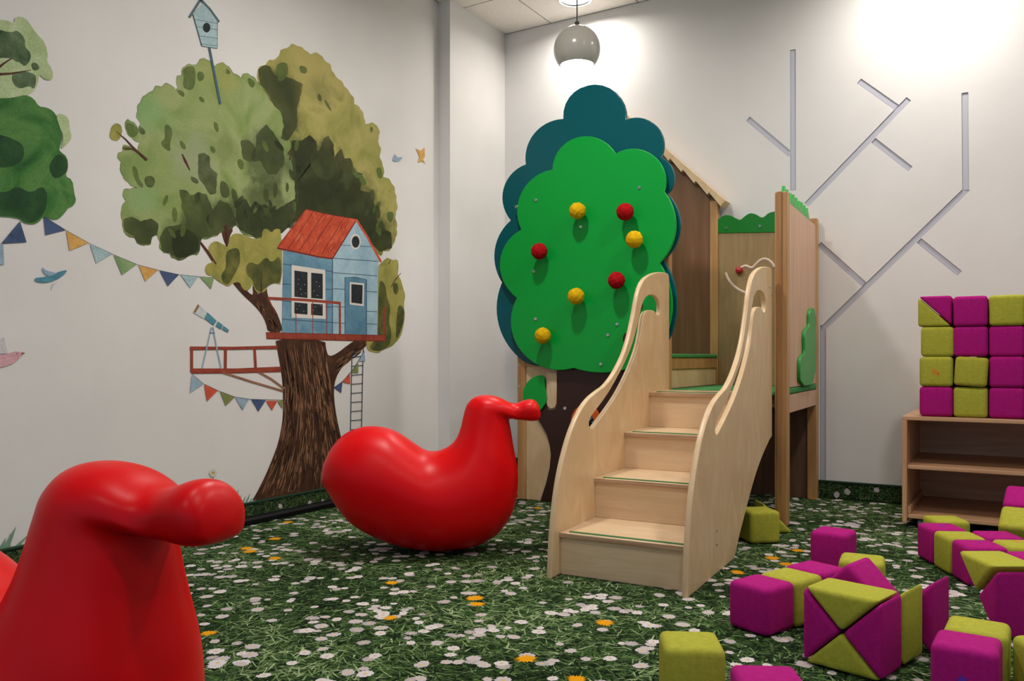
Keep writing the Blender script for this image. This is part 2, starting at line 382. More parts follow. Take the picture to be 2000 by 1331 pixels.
b1 = skirting('baseboard_left', (WX, Y0, 0.0), (WX + 0.012, 4.03, 0.088), lambda p, h: np.stack([np.full(len(p), WX + 0.012) + h, p[:, 0], p[:, 1]], 1), (1.0, 4.0, 0.0, 0.088))
b2 = skirting('baseboard_back', (-2.885, WY - 0.012, 0.0), (X1, WY, 0.088), lambda p, h: np.stack([p[:, 0], np.full(len(p), WY - 0.012) - h, p[:, 1]], 1), (-2.7, 0.6, 0.0, 0.088))
b3 = skirting('baseboard_pillar', (-2.885, 4.03, 0.0), (-2.873, WY - 0.012, 0.088), lambda p, h: np.stack([np.full(len(p), -2.873) + h, p[:, 0], p[:, 1]], 1), (4.03, 4.64, 0.0, 0.088))
M['trimgreen'] = plain('skirting_trim_green', '#123a24', 0.6)
o = box('top_edge', (WX, Y0, 0.088), (WX + 0.015, 4.03, 0.096), 'trimgreen', b1, bev=0.001)
o = box('top_edge', (-2.885, WY - 0.015, 0.088), (X1, WY, 0.096), 'trimgreen', b2, bev=0.001)
o = box('top_edge', (-2.885, 4.03, 0.088), (-2.870, WY - 0.015, 0.096), 'trimgreen', b3, bev=0.001)
bm = bmesh.new(); prof = [(0, 0.002), (0.036, 0.002), (0.036, 0.022), (0.026, 0.032), (0, 0.034)]
ra = [bm.verts.new((WX + 0.0135 + a, Y0, b_)) for a, b_ in prof]; rb = [bm.verts.new((WX + 0.0135 + a, 4.02, b_)) for a, b_ in prof]
for k in range(5): bm.faces.new((ra[k], ra[(k + 1) % 5], rb[(k + 1) % 5], rb[k]))
bm.faces.new(ra); bm.faces.new(rb[::-1]); bmesh.ops.recalc_face_normals(bm, faces=bm.faces)
o = link('trim_1', bm_mesh(bm, 'trim_1'), 'black', loc=(WX, 2, 0)); tag(o, 'black cable duct along the foot of the mural wall', kind='structure')

# ================================================================== MURAL, printed flat on the left wall
LAYER = [0]
def paint(name, pts, m, parent, smooth_it=0, lift=None, closed=True):
    """flat print on the left wall; pts in photo pixels"""
    if smooth_it: pts = chaikin(pts, smooth_it)
    LAYER[0] += 1
    x = WX + 0.0004 + 0.000015 * LAYER[0] if lift is None else WX + lift
    bm = bmesh.new()
    bm.faces.new([bm.verts.new(on_x(a, b_, x)) for a, b_ in pts])
    bm.normal_update()
    for f in bm.faces:
        if f.normal.x < 0: f.normal_flip()
    return link(name, bm_mesh(bm, name), m, parent)
def strokes(name, lines, m, parent, kind=None, ms=None):
    """several painted strokes: [(points, width px)]"""
    LAYER[0] += 1; x = WX + 0.0004 + 0.000015 * LAYER[0]
    bm = bmesh.new()
    for ln in lines:
        pts, wd = ln[0], ln[1]; mi = ln[2] if len(ln) > 2 else 0
        L = []; Rr = []
        for i, p in enumerate(pts):
            a = pts[max(i - 1, 0)]; b_ = pts[min(i + 1, len(pts) - 1)]
            dx, dy = b_[0] - a[0], b_[1] - a[1]; q = math.hypot(dx, dy) or 1
            ww = wd[i] if isinstance(wd, (list, tuple)) else wd
            L.append((p[0] - dy / q * ww / 2, p[1] + dx / q * ww / 2)); Rr.append((p[0] + dy / q * ww / 2, p[1] - dx / q * ww / 2))
        lv = [bm.verts.new(on_x(*p, x)) for p in L]; rv = [bm.verts.new(on_x(*p, x)) for p in Rr]
        for i in range(len(pts) - 1):
            try:
                f = bm.faces.new((lv[i], lv[i + 1], rv[i + 1], rv[i])); f.material_index = mi
            except ValueError: pass
    bm.normal_update()
    for f in bm.faces:
        if f.normal.x < 0: f.normal_flip()
    o = link(name, bm_mesh(bm, name), ms or m, parent)
    if kind: tag(o, kind=kind)
    return o
def each(name, lines, m, parent):
    for ln in lines: strokes(name, [ln], m, parent)
def z1(p): return [(200 + a / 2.662, 50 + b_ / 2.662) for a, b_ in p]
def z2(p): return [(340 + a / 2.256, 400 + b_ / 2.256) for a, b_ in p]
def z3(p): return [(a / 1.823, b_ / 1.823) for a, b_ in p]
def wc(name, stops, ns=5.0, dist=0.8, rough=0.7, washes=(), alpha=1.0):
    m = noisy(name, stops, (1, 1, 1), ns, 7, rough, 0.05, 160, 0.25, dist)
    nt = m.node_tree; b = nt.nodes['Principled BSDF']; N = nt.nodes; L = nt.links
    col = b.inputs['Base Color'].links[0].from_socket
    geo = N.new('ShaderNodeNewGeometry')
    wob = N.new('ShaderNodeTexNoise'); wob.inputs['Scale'].default_value = 16; wob.inputs['Detail'].default_value = 6; L.new(geo.outputs['Position'], wob.inputs['Vector'])
    for (px_, py_, r, c, st) in washes:           # soft washes of paint: centre and radius in the photo frame
        p = on_x(px_, py_, WX); r3 = (on_x(px_ + r, py_, WX) - p).length
        vd = N.new('ShaderNodeVectorMath'); vd.operation = 'DISTANCE'; vd.inputs[1].default_value = p; L.new(geo.outputs['Position'], vd.inputs[0])
        mm = N.new('ShaderNodeMath'); mm.operation = 'MULTIPLY_ADD'; L.new(wob.outputs['Fac'], mm.inputs[0]); mm.inputs[1].default_value = r3 * 1.3; L.new(vd.outputs['Value'], mm.inputs[2])
        mr = N.new('ShaderNodeMapRange'); mr.interpolation_type = 'SMOOTHSTEP'; mr.inputs['From Min'].default_value = r3 * 0.95; mr.inputs['From Max'].default_value = r3 * 1.75; mr.inputs['To Min'].default_value = st; mr.inputs['To Max'].default_value = 0
        L.new(mm.outputs[0], mr.inputs['Value'])
        mx = N.new('ShaderNodeMix'); mx.data_type = 'RGBA'; mx.inputs['B'].default_value = rgb(c); L.new(col, mx.inputs['A']); L.new(mr.outputs[0], mx.inputs['Factor']); col = mx.outputs['Result']
    g = N.new('ShaderNodeTexNoise'); g.inputs['Scale'].default_value = 260; g.inputs['Detail'].default_value = 3; L.new(geo.outputs['Position'], g.inputs['Vector'])
    gr = N.new('ShaderNodeMapRange'); gr.inputs['From Min'].default_value = 0.3; gr.inputs['From Max'].default_value = 0.7; gr.inputs['To Min'].default_value = 0.80; gr.inputs['To Max'].default_value = 1.16; L.new(g.outputs['Fac'], gr.inputs['Value'])
    mu = N.new('ShaderNodeMix'); mu.data_type = 'RGBA'; mu.blend_type = 'MULTIPLY'; mu.inputs['Factor'].default_value = 1; L.new(col, mu.inputs['A']); L.new(gr.outputs[0], mu.inputs['B'])
    L.new(mu.outputs['Result'], b.inputs['Base Color'])
    if alpha < 1:
        am = N.new('ShaderNodeMapRange'); am.inputs['From Min'].default_value = 0.3; am.inputs['From Max'].default_value = 0.7; am.inputs['To Min'].default_value = max(0, alpha - 0.22); am.inputs['To Max'].default_value = min(1, alpha + 0.22)
        L.new(wob.outputs['Fac'], am.inputs['Value']); L.new(am.outputs[0], b.inputs['Alpha'])
    return m
def zz(x, y, r): return (200 + x / 2.662, 50 + y / 2.662, r / 2.662)
def bumpy(p, amp=1.3, step=3.0, seed=1):
    """leafy rim: resample the outline and push it out in small scallops"""
    r = random.Random(seed); out = []; n = len(p); ph = 0.0
    for i in range(n):
        a = p[i]; b_ = p[(i + 1) % n]; d = math.hypot(b_[0] - a[0], b_[1] - a[1]); k = max(1, int(d / step))
        nx, ny = (b_[1] - a[1]) / (d or 1), -(b_[0] - a[0]) / (d or 1)
        for q in range(k):
            t = q / k; ph += step / 5.5 * r.uniform(0.6, 1.4); o_ = amp * abs(math.sin(ph))
            out.append((a[0] + (b_[0] - a[0]) * t + nx * o_, a[1] + (b_[1] - a[1]) * t + ny * o_))
    return out
W_ = {}
W_['crownL'] = wc('watercolour_green', [(0.28, '#6f8c4e'), (0.45, '#8b9f5d'), (0.58, '#a0ac74'), (0.75, '#7d9153')], 4.5, washes=[zz(230, 430, 130) + ('#86ad72', .7), zz(200, 900, 110) + ('#86ad72', .6), zz(480, 690, 130) + ('#a2a88c', .6), zz(870, 700, 150) + ('#55603f', .8), zz(640, 640, 90) + ('#6f7d45', .5), zz(850, 950, 150) + ('#49542f', .8), zz(640, 1010, 130) + ('#424c2e', .85), zz(420, 1120, 130) + ('#3a4526', .85), zz(200, 1090, 95) + ('#46552c', .8), zz(620, 250, 110) + ('#a3a45a', .6)])
W_['crownR'] = wc('watercolour_olive', [(0.28, '#85883f'), (0.45, '#a39f58'), (0.6, '#b5ab66'), (0.75, '#8d8b46')], 4.5, washes=[zz(930, 330, 110) + ('#4c4c2a', .85), zz(960, 480, 90) + ('#46472a', .8), zz(1120, 850, 200) + ('#3f4229', .9), zz(1000, 700, 120) + ('#3d4028', .85), zz(1330, 960, 150) + ('#474b29', .85), zz(1450, 1090, 100) + ('#4b5228', .8), zz(1130, 330, 70) + ('#85824a', .6), zz(1060, 170, 110) + ('#c0ae6c', .6)])
W_['dark'] = wc('watercolour_dark_green', [(0.3, '#3a4527'), (0.5, '#4c5732'), (0.7, '#5d663c')], 7, alpha=0.62)
W_['darker'] = wc('watercolour_deep_green', [(0.3, '#2a331f'), (0.5, '#3a4328'), (0.7, '#4b5431')], 7, alpha=0.66)
W_['mid'] = wc('watercolour_mid_green', [(0.3, '#5d7038'), (0.5, '#667a3e'), (0.7, '#6f8044')], 7, alpha=0.66)
W_['bush'] = wc('watercolour_bush', [(0.3, '#7d8240'), (0.5, '#a19b50'), (0.7, '#b3a95c')], 8)
W_['ltree'] = wc('watercolour_left_tree', [(0.28, '#245a26'), (0.42, '#3c7434'), (0.55, '#5a8a46'), (0.72, '#2f6a30')], 7)
W_['ltree_d'] = wc('watercolour_left_dark', [(0.3, '#20402a'), (0.5, '#2b5234'), (0.7, '#37643c')], 9, alpha=0.66)
W_['ltree_l'] = wc('watercolour_left_pale', [(0.3, '#a3b882'), (0.5, '#b5c795'), (0.7, '#c8d6ac')], 8)
W_['bark'] = wc('watercolour_bark', [(0.3, '#3a2318'), (0.5, '#4a2e20'), (0.7, '#5a3a28')], 14)
W_['bark_l'] = wc('watercolour_bark_light', [(0.3, '#8a6044'), (0.7, '#a67c5c')], 20)
W_['bark_d'] = wc('watercolour_bark_dark', [(0.3, '#1f120c'), (0.7, '#2e1b12')], 20)
W_['rim'] = wc('watercolour_rim', [(0.3, '#4c5a30'), (0.7, '#5d6a3a')], 7, alpha=0.5)
W_['branch'] = wc('watercolour_branch', [(0.3, '#4a2a20'), (0.7, '#5c382a')], 20)
W_['roof'] = noisy('watercolour_roof', [(0.3, '#b8422a'), (0.5, '#cc5236'), (0.7, '#dc6a4a')], (1, 1, 1), 18, 6, 0.7, 0, None, 0.25, 1)
W_['redline'] = plain('painted_red_line', '#7c2a20', 0.7, 0.25)
W_['blueD'] = wc('watercolour_blue_side', [(0.3, '#5c86a0'), (0.5, '#6d97b0'), (0.7, '#7ea7bd')], 9)
W_['blueL'] = wc('watercolour_blue_front', [(0.3, '#93b6ca'), (0.5, '#a5c4d4'), (0.7, '#b5d0dd')], 9)
W_['door'] = wc('watercolour_door', [(0.3, '#4f7e98'), (0.6, '#6792aa')], 12)
W_['ink'] = plain('painted_ink', '#2f4656', 0.7, 0.25)
W_['cream'] = plain('painted_cream', '#dfd9d2', 0.7, 0.25)
W_['night'] = noisy('painted_night_pane', [(0.35, '#22272b'), (0.7, '#2f363b')], nscale=30, rough=0.7, spec=0.25)
W_['deck'] = wc('watercolour_deck', [(0.3, '#8a3a2c'), (0.6, '#a34a38')], 20)
W_['strut'] = wc('watercolour_strut', [(0.3, '#8a6048'), (0.6, '#9f7459')], 20)
W_['navy'] = wc('flag_navy', [(0.3, '#3b4c70'), (0.6, '#4f6288')], 16)
W_['sky'] = wc('flag_sky', [(0.3, '#8aa6bd'), (0.6, '#a2bacd')], 16)
W_['aqua'] = wc('flag_aqua', [(0.3, '#98b8bf'), (0.6, '#b2ccd1')], 16)
W_['orange'] = wc('flag_orange', [(0.3, '#cf9a4c'), (0.6, '#dfae62')], 16)
W_['red'] = wc('flag_red', [(0.3, '#c4432e'), (0.6, '#d8614a')], 16)
W_['olive'] = wc('flag_olive', [(0.3, '#788148'), (0.6, '#8e965a')], 16)
W_['grn'] = wc('flag_green', [(0.3, '#7c9c66'), (0.6, '#94b07e')], 16)
W_['teal'] = wc('telescope_teal', [(0.3, '#3f7c90'), (0.6, '#5a96a8')], 16)
W_['pale'] = wc('telescope_pale', [(0.3, '#b9c7ca'), (0.6, '#d2dadb')], 16)
W_['pink'] = wc('bird_pink', [(0.3, '#d59aa6'), (0.6, '#e2b2bb')], 16)
W_['pinkpale'] = wc('bird_pale', [(0.3, '#d3cdd4'), (0.6, '#dcd8dd')], 16)
W_['grass'] = wc('painted_grass', [(0.3, '#6d917a'), (0.6, '#86a68f')], 16)
W_['yellow'] = plain('painted_yellow', '#c9ac4c', 0.7, 0.25)
W_['houseblue'] = wc('birdhouse_blue', [(0.3, '#9dbac2'), (0.6, '#b2cbd0')], 16)
W_['houseroof'] = plain('birdhouse_roof', '#5c7078', 0.7, 0.25)
W_['pole'] = plain('birdhouse_pole', '#456a7c', 0.7, 0.25)
M.update({'w_' + k: v for k, v in W_.items()})
def mural(name, label, cat, px, py, group=None):
    p = on_x(px, py, WX); o = empty(name, (WX, p.y, max(p.z, 0.1))); return tag(o, label, cat, group)

T = mural('tree_mural', 'big watercolour tree with a brown trunk and leafy crown painted on the left wall', 'mural', 600, 960)
crown = z1([(180, 480), (185, 420), (215, 370), (265, 340), (275, 318), (310, 318), (330, 302), (355, 310), (380, 335), (395, 320), (385, 290), (390, 265), (410, 262), (420, 220), (450, 203), (490, 210), (505, 180), (530, 172), (560, 190), (575, 225), (600, 200), (625, 195), (655, 215), (675, 245), (700, 260), (720, 275), (730, 255), (755, 252), (785, 270), (805, 295), (830, 320), (870, 390), (905, 430), (930, 450), (945, 520), (940, 580), (975, 600), (1000, 700), (1010, 800), (1020, 900), (1000, 1000), (935, 1075), (880, 1090), (830, 1100), (800, 1108), (780, 1095), (740, 1090), (715, 1060), (695, 1035), (670, 1055), (610, 1060), (600, 1090), (570, 1095), (545, 1110), (515, 1105), (500, 1130), (505, 1170), (490, 1190), (450, 1190), (430, 1212), (395, 1220), (360, 1205), (355, 1180), (320, 1180), (300, 1160), (300, 1130), (290, 1095), (275, 1085), (255, 1100), (250, 1135), (215, 1143), (180, 1130), (172, 1100), (140, 1100), (112, 1070), (105, 1020), (97, 970), (110, 930), (125, 910), (105, 885), (115, 855), (150, 850), (185, 845), (150, 830), (110, 790), (93, 745), (100, 710), (80, 690), (85, 665), (105, 655), (110, 625), (150, 628), (185, 650), (195, 610), (160, 590), (130, 560), (118, 510), (130, 490), (160, 505), (190, 540), (200, 510)])
rcrown = z1([(815, 330), (808, 280), (806, 240), (820, 215), (850, 205), (870, 180), (900, 178), (920, 160), (925, 130), (960, 120), (985, 98), (1010, 105), (1040, 118), (1065, 140), (1080, 150), (1110, 143), (1140, 158), (1150, 180), (1180, 200), (1195, 240), (1210, 265), (1240, 290), (1260, 320), (1285, 350), (1305, 380), (1310, 410), (1335, 425), (1350, 450), (1362, 490), (1365, 515), (1400, 507), (1430, 525), (1440, 560), (1430, 600), (1445, 640), (1440, 690), (1455, 720), (1462, 760), (1460, 790), (1490, 800), (1515, 840), (1525, 890), (1532, 950), (1520, 990), (1530, 1040), (1528, 1090), (1510, 1140), (1490, 1170), (1460, 1172), (1450, 1195), (1420, 1180), (1300, 1130), (1100, 1050), (1000, 1030), (960, 950), (960, 700), (920, 480), (860, 380)])
paint('trunk_branch', z2([(200, 60), (245, 60), (262, 110), (245, 140), (232, 190), (215, 150), (205, 100)]), 'w_branch', T, 1)
paint('crown', bumpy(rcrown, 1.6), 'w_crownR', T)
paint('crown', bumpy(crown, 1.6, seed=2), 'w_crownL', T)
darks = [
 ([(810, 230), (845, 205), (870, 215), (895, 260), (960, 270), (1000, 285), (1040, 305), (1025, 380), (1010, 430), (1012, 520), (990, 560), (960, 600), (930, 585), (945, 520), (930, 450), (890, 410), (860, 350), (820, 300)], 'dark'),
 ([(985, 600), (1040, 600), (1075, 570), (1110, 600), (1120, 690), (1150, 590), (1175, 575), (1200, 620), (1205, 690), (1240, 640), (1260, 695), (1290, 690), (1310, 760), (1350, 770), (1340, 860), (1390, 870), (1420, 960), (1430, 1040), (1500, 1080), (1505, 1155), (1440, 1175), (1320, 1040), (1060, 985), (1000, 1020), (930, 1080), (800, 1104), (715, 1060), (695, 1000), (700, 930), (740, 900), (790, 980), (840, 930), (900, 960), (960, 930), (1005, 900), (1000, 800), (985, 700)], 'darker'),
 ([(400, 855), (440, 860), (460, 890), (500, 868), (540, 880), (575, 965), (610, 910), (660, 930), (700, 1030), (600, 1085), (515, 1105), (500, 1175), (400, 1212), (310, 1170), (300, 1100), (330, 1050), (440, 1030), (420, 950)], 'dark'),
 ([(110, 1010), (150, 995), (200, 1020), (250, 1005), (290, 1030), (285, 1085), (255, 1100), (245, 1135), (180, 1128), (165, 1095), (115, 1065)], 'dark'),
 ([(360, 1080), (420, 1050), (500, 1090), (500, 1180), (430, 1210), (365, 1200)], 'darker'),
 ([(500, 670), (530, 665), (555, 680), (560, 740), (595, 770), (590, 870), (560, 880), (530, 830), (500, 790)], 'dark'),
 ([(720, 600), (760, 595), (800, 640), (802, 570), (850, 515), (890, 560), (940, 640), (945, 720), (900, 775), (860, 770), (820, 700), (770, 710), (730, 690)], 'dark'),
 ([(320, 515), (350, 515), (368, 560), (350, 610), (357, 662), (308, 630), (305, 600), (328, 590)], 'mid'),
 ([(400, 590), (435, 620), (432, 650), (405, 632)], 'mid'), ([(455, 780), (500, 800), (500, 828), (462, 812)], 'dark'),
 ([(215, 790), (250, 778), (278, 800), (265, 845), (225, 840)], 'dark'), ([(150, 730), (180, 735), (190, 800), (215, 830), (205, 850), (170, 810)], 'mid'),
 ([(575, 500), (600, 505), (607, 558), (585, 548)], 'mid'), ([(415, 228), (450, 208), (485, 215), (482, 325), (450, 338), (415, 320), (425, 270)], 'mid'),
 ([(490, 240), (525, 238), (532, 278), (497, 296)], 'mid'), ([(645, 215), (672, 250), (640, 255)], 'mid'), ([(755, 265), (800, 295), (780, 330), (755, 300)], 'mid'),
 ([(380, 330), (425, 340), (428, 375), (400, 362)], 'mid'), ([(500, 365), (530, 380), (530, 405), (505, 392)], 'mid'), ([(1120, 350), (1140, 365), (1140, 400), (1118, 385)], 'dark'),
 ([(1155, 375), (1190, 430), (1190, 450), (1155, 405)], 'mid'), ([(1020, 205), (1065, 215), (1065, 250), (1030, 248)], 'mid'), ([(900, 210), (930, 190), (965, 195), (965, 260), (920, 300), (905, 260)], 'mid'),
 ([(610, 800), (650, 820), (665, 870), (650, 900), (612, 890)], 'dark'), ([(665, 840), (700, 860), (705, 930), (680, 925)], 'dark'), ([(835, 850), (870, 850), (860, 930), (838, 900)], 'dark'),
 ([(890, 810), (915, 830), (905, 900), (885, 890)], 'dark'), ([(955, 810), (972, 830), (965, 870), (952, 860)], 'dark'), ([(1330, 760), (1360, 790), (1380, 830), (1340, 830)], 'mid'),
 ([(1420, 740), (1450, 735), (1460, 790), (1435, 800)], 'mid'), ([(1480, 965), (1520, 970), (1505, 1030), (1480, 1010)], 'mid'), ([(1395, 520), (1410, 540), (1400, 560), (1390, 545)], 'mid'),
 ([(560, 620), (590, 640), (585, 668), (562, 655)], 'mid'), ([(700, 690), (735, 700), (735, 755), (705, 740)], 'mid'), ([(120, 505), (160, 510), (195, 545), (165, 590), (130, 560)], 'mid'), ([(185, 515), (225, 545), (220, 570), (190, 560)], 'dark'),
 ([(100, 625), (150, 632), (150, 650), (108, 650)], 'mid'), ([(1080, 660), (1130, 640), (1200, 700), (1210, 790), (1160, 810), (1110, 780), (1080, 730)], 'dark'), ([(1215, 760), (1270, 740), (1310, 790), (1290, 850), (1240, 860)], 'dark')]
strokes('crown_outline', [(bumpy(crown, 1.6, seed=2) , 1.1)], 'w_rim', T)
for pts, k in darks: paint('leaf_patch', bumpy(z1(pts), 1.2, 2.5, seed=len(pts)) if len(pts) > 8 else z1(pts), 'w_' + k, T, 1 if len(pts) > 8 else 3)
# loose leaf dabs along the rim of the dark shapes
rr = random.Random(3)
for k in range(46):
    px_ = rr.choice([(620, 960, 120, 80), (400, 1000, 90, 100), (850, 960, 120, 60), (1050, 680, 80, 90), (1250, 800, 100, 80), (900, 650, 100, 90), (1400, 1000, 60, 110)])
    cx, cy = rr.gauss(px_[0], px_[2] * .6), rr.gauss(px_[1], px_[3] * .6); r = rr.uniform(12, 26); an = rr.uniform(0.8, 2.3)
    pts = [(cx + math.cos(an) * r * 1.6 * math.cos(t) - math.sin(an) * r * .6 * math.sin(t), cy + math.sin(an) * r * 1.6 * math.cos(t) + math.cos(an) * r * .6 * math.sin(t)) for t in [2 * math.pi * q / 9 for q in range(9)]]
    paint('leaf_dab', z1(pts), rr.choice(['w_dark', 'w_darker', 'w_mid']), T, 1)
paint('sprig', z1([(40, 555), (50, 520), (75, 505), (100, 520), (104, 560), (85, 600), (55, 598), (37, 580)]), 'w_bush', T, 1)
each('twig', [(z1([(70, 550), (120, 590), (170, 645), (232, 700)]), [1, 2.5, 4, 5.5]), (z1([(115, 640), (150, 640), (190, 660)]), [1.5, 2.5, 3]), (z1([(415, 668), (432, 705), (455, 752)]), [2, 4.5, 1.5]), (z1([(985, 625), (975, 700)]), [2, 3]), (z1([(510, 1130), (550, 1180), (590, 1240)]), [3, 6, 7])], 'w_branch', T)
# trunk and boughs
paint('bough', z2([(480, 562), (470, 520), (450, 470), (430, 440), (412, 400), (407, 350), (385, 350), (375, 400), (358, 375), (345, 350), (350, 400), (330, 390), (295, 345), (282, 330), (250, 335), (300, 395), (350, 440), (385, 480), (405, 520), (415, 565)]), 'w_bark', T, 1)
paint('trunk', z2([(445, 588), (455, 640), (470, 720), (480, 800), (481, 900), (478, 960), (460, 1050), (430, 1130), (400, 1200), (370, 1260), (338, 1316), (480, 1296), (660, 1262), (810, 1234), (780, 1160), (745, 1060), (725, 980), (710, 900), (703, 820), (712, 765), (740, 715), (790, 665), (840, 632), (860, 600), (820, 594), (800, 597), (770, 615), (720, 655), (685, 670), (672, 650), (665, 592)]), 'w_bark', T, 1)
ls = [(450, 600), (468, 720), (480, 800), (481, 900), (476, 970), (458, 1060), (428, 1140), (395, 1215), (350, 1300)]; rs = [(665, 600), (676, 680), (690, 780), (700, 860), (712, 920), (728, 990), (748, 1070), (775, 1150), (800, 1230)]
def tr(t, s):
    s = max(0, min(0.999, s)) * 8; i = int(s); q = s - i
    L_ = (ls[i][0] * (1 - q) + ls[i + 1][0] * q, ls[i][1] * (1 - q) + ls[i + 1][1] * q); R_ = (rs[i][0] * (1 - q) + rs[i + 1][0] * q, rs[i][1] * (1 - q) + rs[i + 1][1] * q)
    return (L_[0] * (1 - t) + R_[0] * t, L_[1] * (1 - t) + R_[1] * t)
lines = []
for k in range(430):
    t0 = rr.uniform(0.02, 0.98); s0 = rr.uniform(0, 0.92); ln = rr.uniform(0.04, 0.22); dr = rr.uniform(-0.03, 0.03)
    lines.append((z2([tr(min(.985, max(.015, t0 + dr * q)), min(0.99, s0 + ln * q)) for q in (0, .33, .66, 1)]), [0.4, rr.uniform(0.7, 1.9), rr.uniform(0.7, 1.9), 0.3], 0 if rr.random() < 0.62 else 1))
for k in range(60):     # strokes on the right and left bough
    q = rr.uniform(0, 1); a = (690 + q * 20, 800 - 20); 
    x0 = rr.uniform(700, 800); y0 = 1010 - x0 * 0.42 - rr.uniform(-14, 30)
    y0 = 720 - (x0 - 700) * 0.78 + rr.uniform(-12, 30); lines.append((z2([(x0, y0), (x0 + 18, y0 - 17), (x0 + 36, y0 - 30)]), [0.4, 1.4, 0.3], rr.randint(0, 1)))
for k in range(40):
    q = rr.uniform(0, 1); x0 = 360 + 85 * q + rr.uniform(-10, 14); y0 = 420 + 120 * q; lines.append((z2([(x0, y0), (x0 + 10, y0 + 14), (x0 + 17, y0 + 30)]), [0.4, 1.4, 0.3], rr.randint(0, 1)))
strokes('bark_strokes', lines, None, T, 'stuff', ['w_bark_l', 'w_bark_d'])
# small bushes beside the house
paint('bush', z2([(135, 285), (145, 260), (175, 255), (150, 215), (155, 175), (185, 158), (215, 175), (240, 185), (240, 150), (265, 125), (300, 130), (340, 148), (385, 155), (390, 110), (410, 105), (430, 125), (445, 105), (475, 110), (478, 352), (440, 345), (415, 350), (405, 380), (385, 390), (360, 385), (345, 345), (340, 365), (320, 382), (300, 370), (290, 340), (260, 345), (240, 362), (215, 350), (190, 335), (170, 315), (145, 310)]), 'w_bush', T, 1)
for pts in ([(225, 210), (260, 190), (290, 195), (292, 260), (265, 310), (240, 355), (215, 345), (205, 310), (230, 280)], [(315, 270), (340, 250), (370, 270), (405, 225), (430, 260), (470, 215), (474, 345), (440, 345), (400, 370), (380, 388), (355, 370), (345, 330), (320, 310)]): paint('leaf_patch', z2(pts), 'w_dark', T, 2)
paint('bush', z2([(895, 275), (925, 245), (940, 232), (960, 245), (985, 240), (990, 270), (985, 310), (1000, 330), (1010, 370), (1020, 400), (1012, 440), (1018, 490), (1010, 540), (1000, 580), (975, 610), (950, 630), (915, 635), (905, 655), (875, 650), (850, 640), (845, 590), (895, 560)]), 'w_bush', T, 1)
for pts in ([(900, 330), (930, 345), (940, 420), (955, 450), (945, 520), (960, 560), (950, 625), (905, 650), (850, 635), (900, 580)], [(985, 440), (1012, 450), (1015, 500), (995, 570), (975, 600), (980, 520)], [(960, 350), (985, 340), (990, 390), (970, 400)]): paint('leaf_patch', z2(pts), 'w_dark', T, 2)
each('twig', [(z2([(1000, 302), (975, 330), (955, 365)]), [1, 2, 1.5]), (z2([(955, 240), (945, 262)]), [1, 2]), (z2([(385, 390), (383, 330), (388, 290)]), [3, 2, 1]), (z2([(118, 165), (150, 210), (185, 262)]), [2, 5, 3]), (z2([(225, 90), (240, 130), (232, 185)]), [6, 7, 3])], 'w_branch', T)

# tree house
Hs = mural('treehouse_mural', 'blue tree house with red roof and white window painted on the left wall', 'mural', 640, 655)
sw = paint('side_wall', z2([(482, 200), (698, 232), (698, 570), (475, 566)]), 'w_blueD', Hs)
fw = paint('front_wall', z2([(698, 232), (805, 68), (900, 240), (896, 577), (698, 570)]), 'w_blueL', Hs)
strokes('plank_line', [(z2([(480, 262), (520, 266)]), 1.2), (z2([(665, 290), (698, 295)]), 1.2), (z2([(478, 350), (518, 352)]), 1.2), (z2([(665, 372), (698, 375)]), 1.2), (z2([(477, 425), (518, 428)]), 1.2), (z2([(665, 450), (698, 452)]), 1.2), (z2([(476, 505), (698, 520)]), 1.2), (z2([(698, 236), (898, 250)]), 1.2), (z2([(735, 178), (868, 186)]), 1), (z2([(698, 300), (895, 314)]), 1.2), (z2([(698, 370), (752, 374)]), 1.2), (z2([(848, 382), (895, 386)]), 1.2), (z2([(698, 448), (752, 452)]), 1.2), (z2([(848, 470), (895, 472)]), 1.2), (z2([(698, 520), (752, 523)]), 1.2), (z2([(848, 525), (895, 528)]), 1.2), (z2([(698, 235), (698, 570)]), 1.4)], 'w_ink', Hs)
rf = paint('roof', z2([(580, 20), (690, 45), (806, 64), (698, 238), (640, 230), (540, 208), (455, 192), (458, 180), (515, 105)]), 'w_roof', Hs)
rl = [(z2([(580 + 226 * q - 0, 20 + 44 * q), (455 + 243 * q + 8, 192 + 46 * q - 4)]), 1.3) for q in (0.16, 0.36, 0.55, 0.76)]
rl += [(z2([(455, 192), (540, 209), (640, 231), (698, 238)]), 3.0), (z2([(806, 64), (698, 238)]), 2.2), (z2([(580, 20), (455, 192)]), 1.4), (z2([(580, 20), (690, 45), (806, 64)]), 1.2)]
for k in range(26):
    q = rr.uniform(0.02, 0.95); s = rr.uniform(0, 0.7); A = (580 + 226 * q, 20 + 44 * q); B = (455 + 243 * q, 192 + 46 * q)
    rl.append((z2([(A[0] + (B[0] - A[0]) * s, A[1] + (B[1] - A[1]) * s), (A[0] + (B[0] - A[0]) * (s + .2), A[1] + (B[1] - A[1]) * (s + .2))]), 0.7))
strokes('roof_line', rl, 'w_redline', rf)
strokes('roof_edge', [(z2([(803, 66), (850, 140), (912, 252)]), 4.2)], 'w_roof', Hs)
wn = paint('window', z2([(518, 266), (666, 288), (668, 504), (518, 498)]), 'w_cream', Hs)
for p in ([(530, 290), (588, 298), (588, 412), (530, 406)], [(604, 300), (655, 305), (655, 416), (604, 412)], [(530, 430), (588, 436), (588, 485), (530, 480)], [(604, 436), (655, 440), (655, 490), (604, 486)]): paint('pane', z2(p), 'w_night', wn)
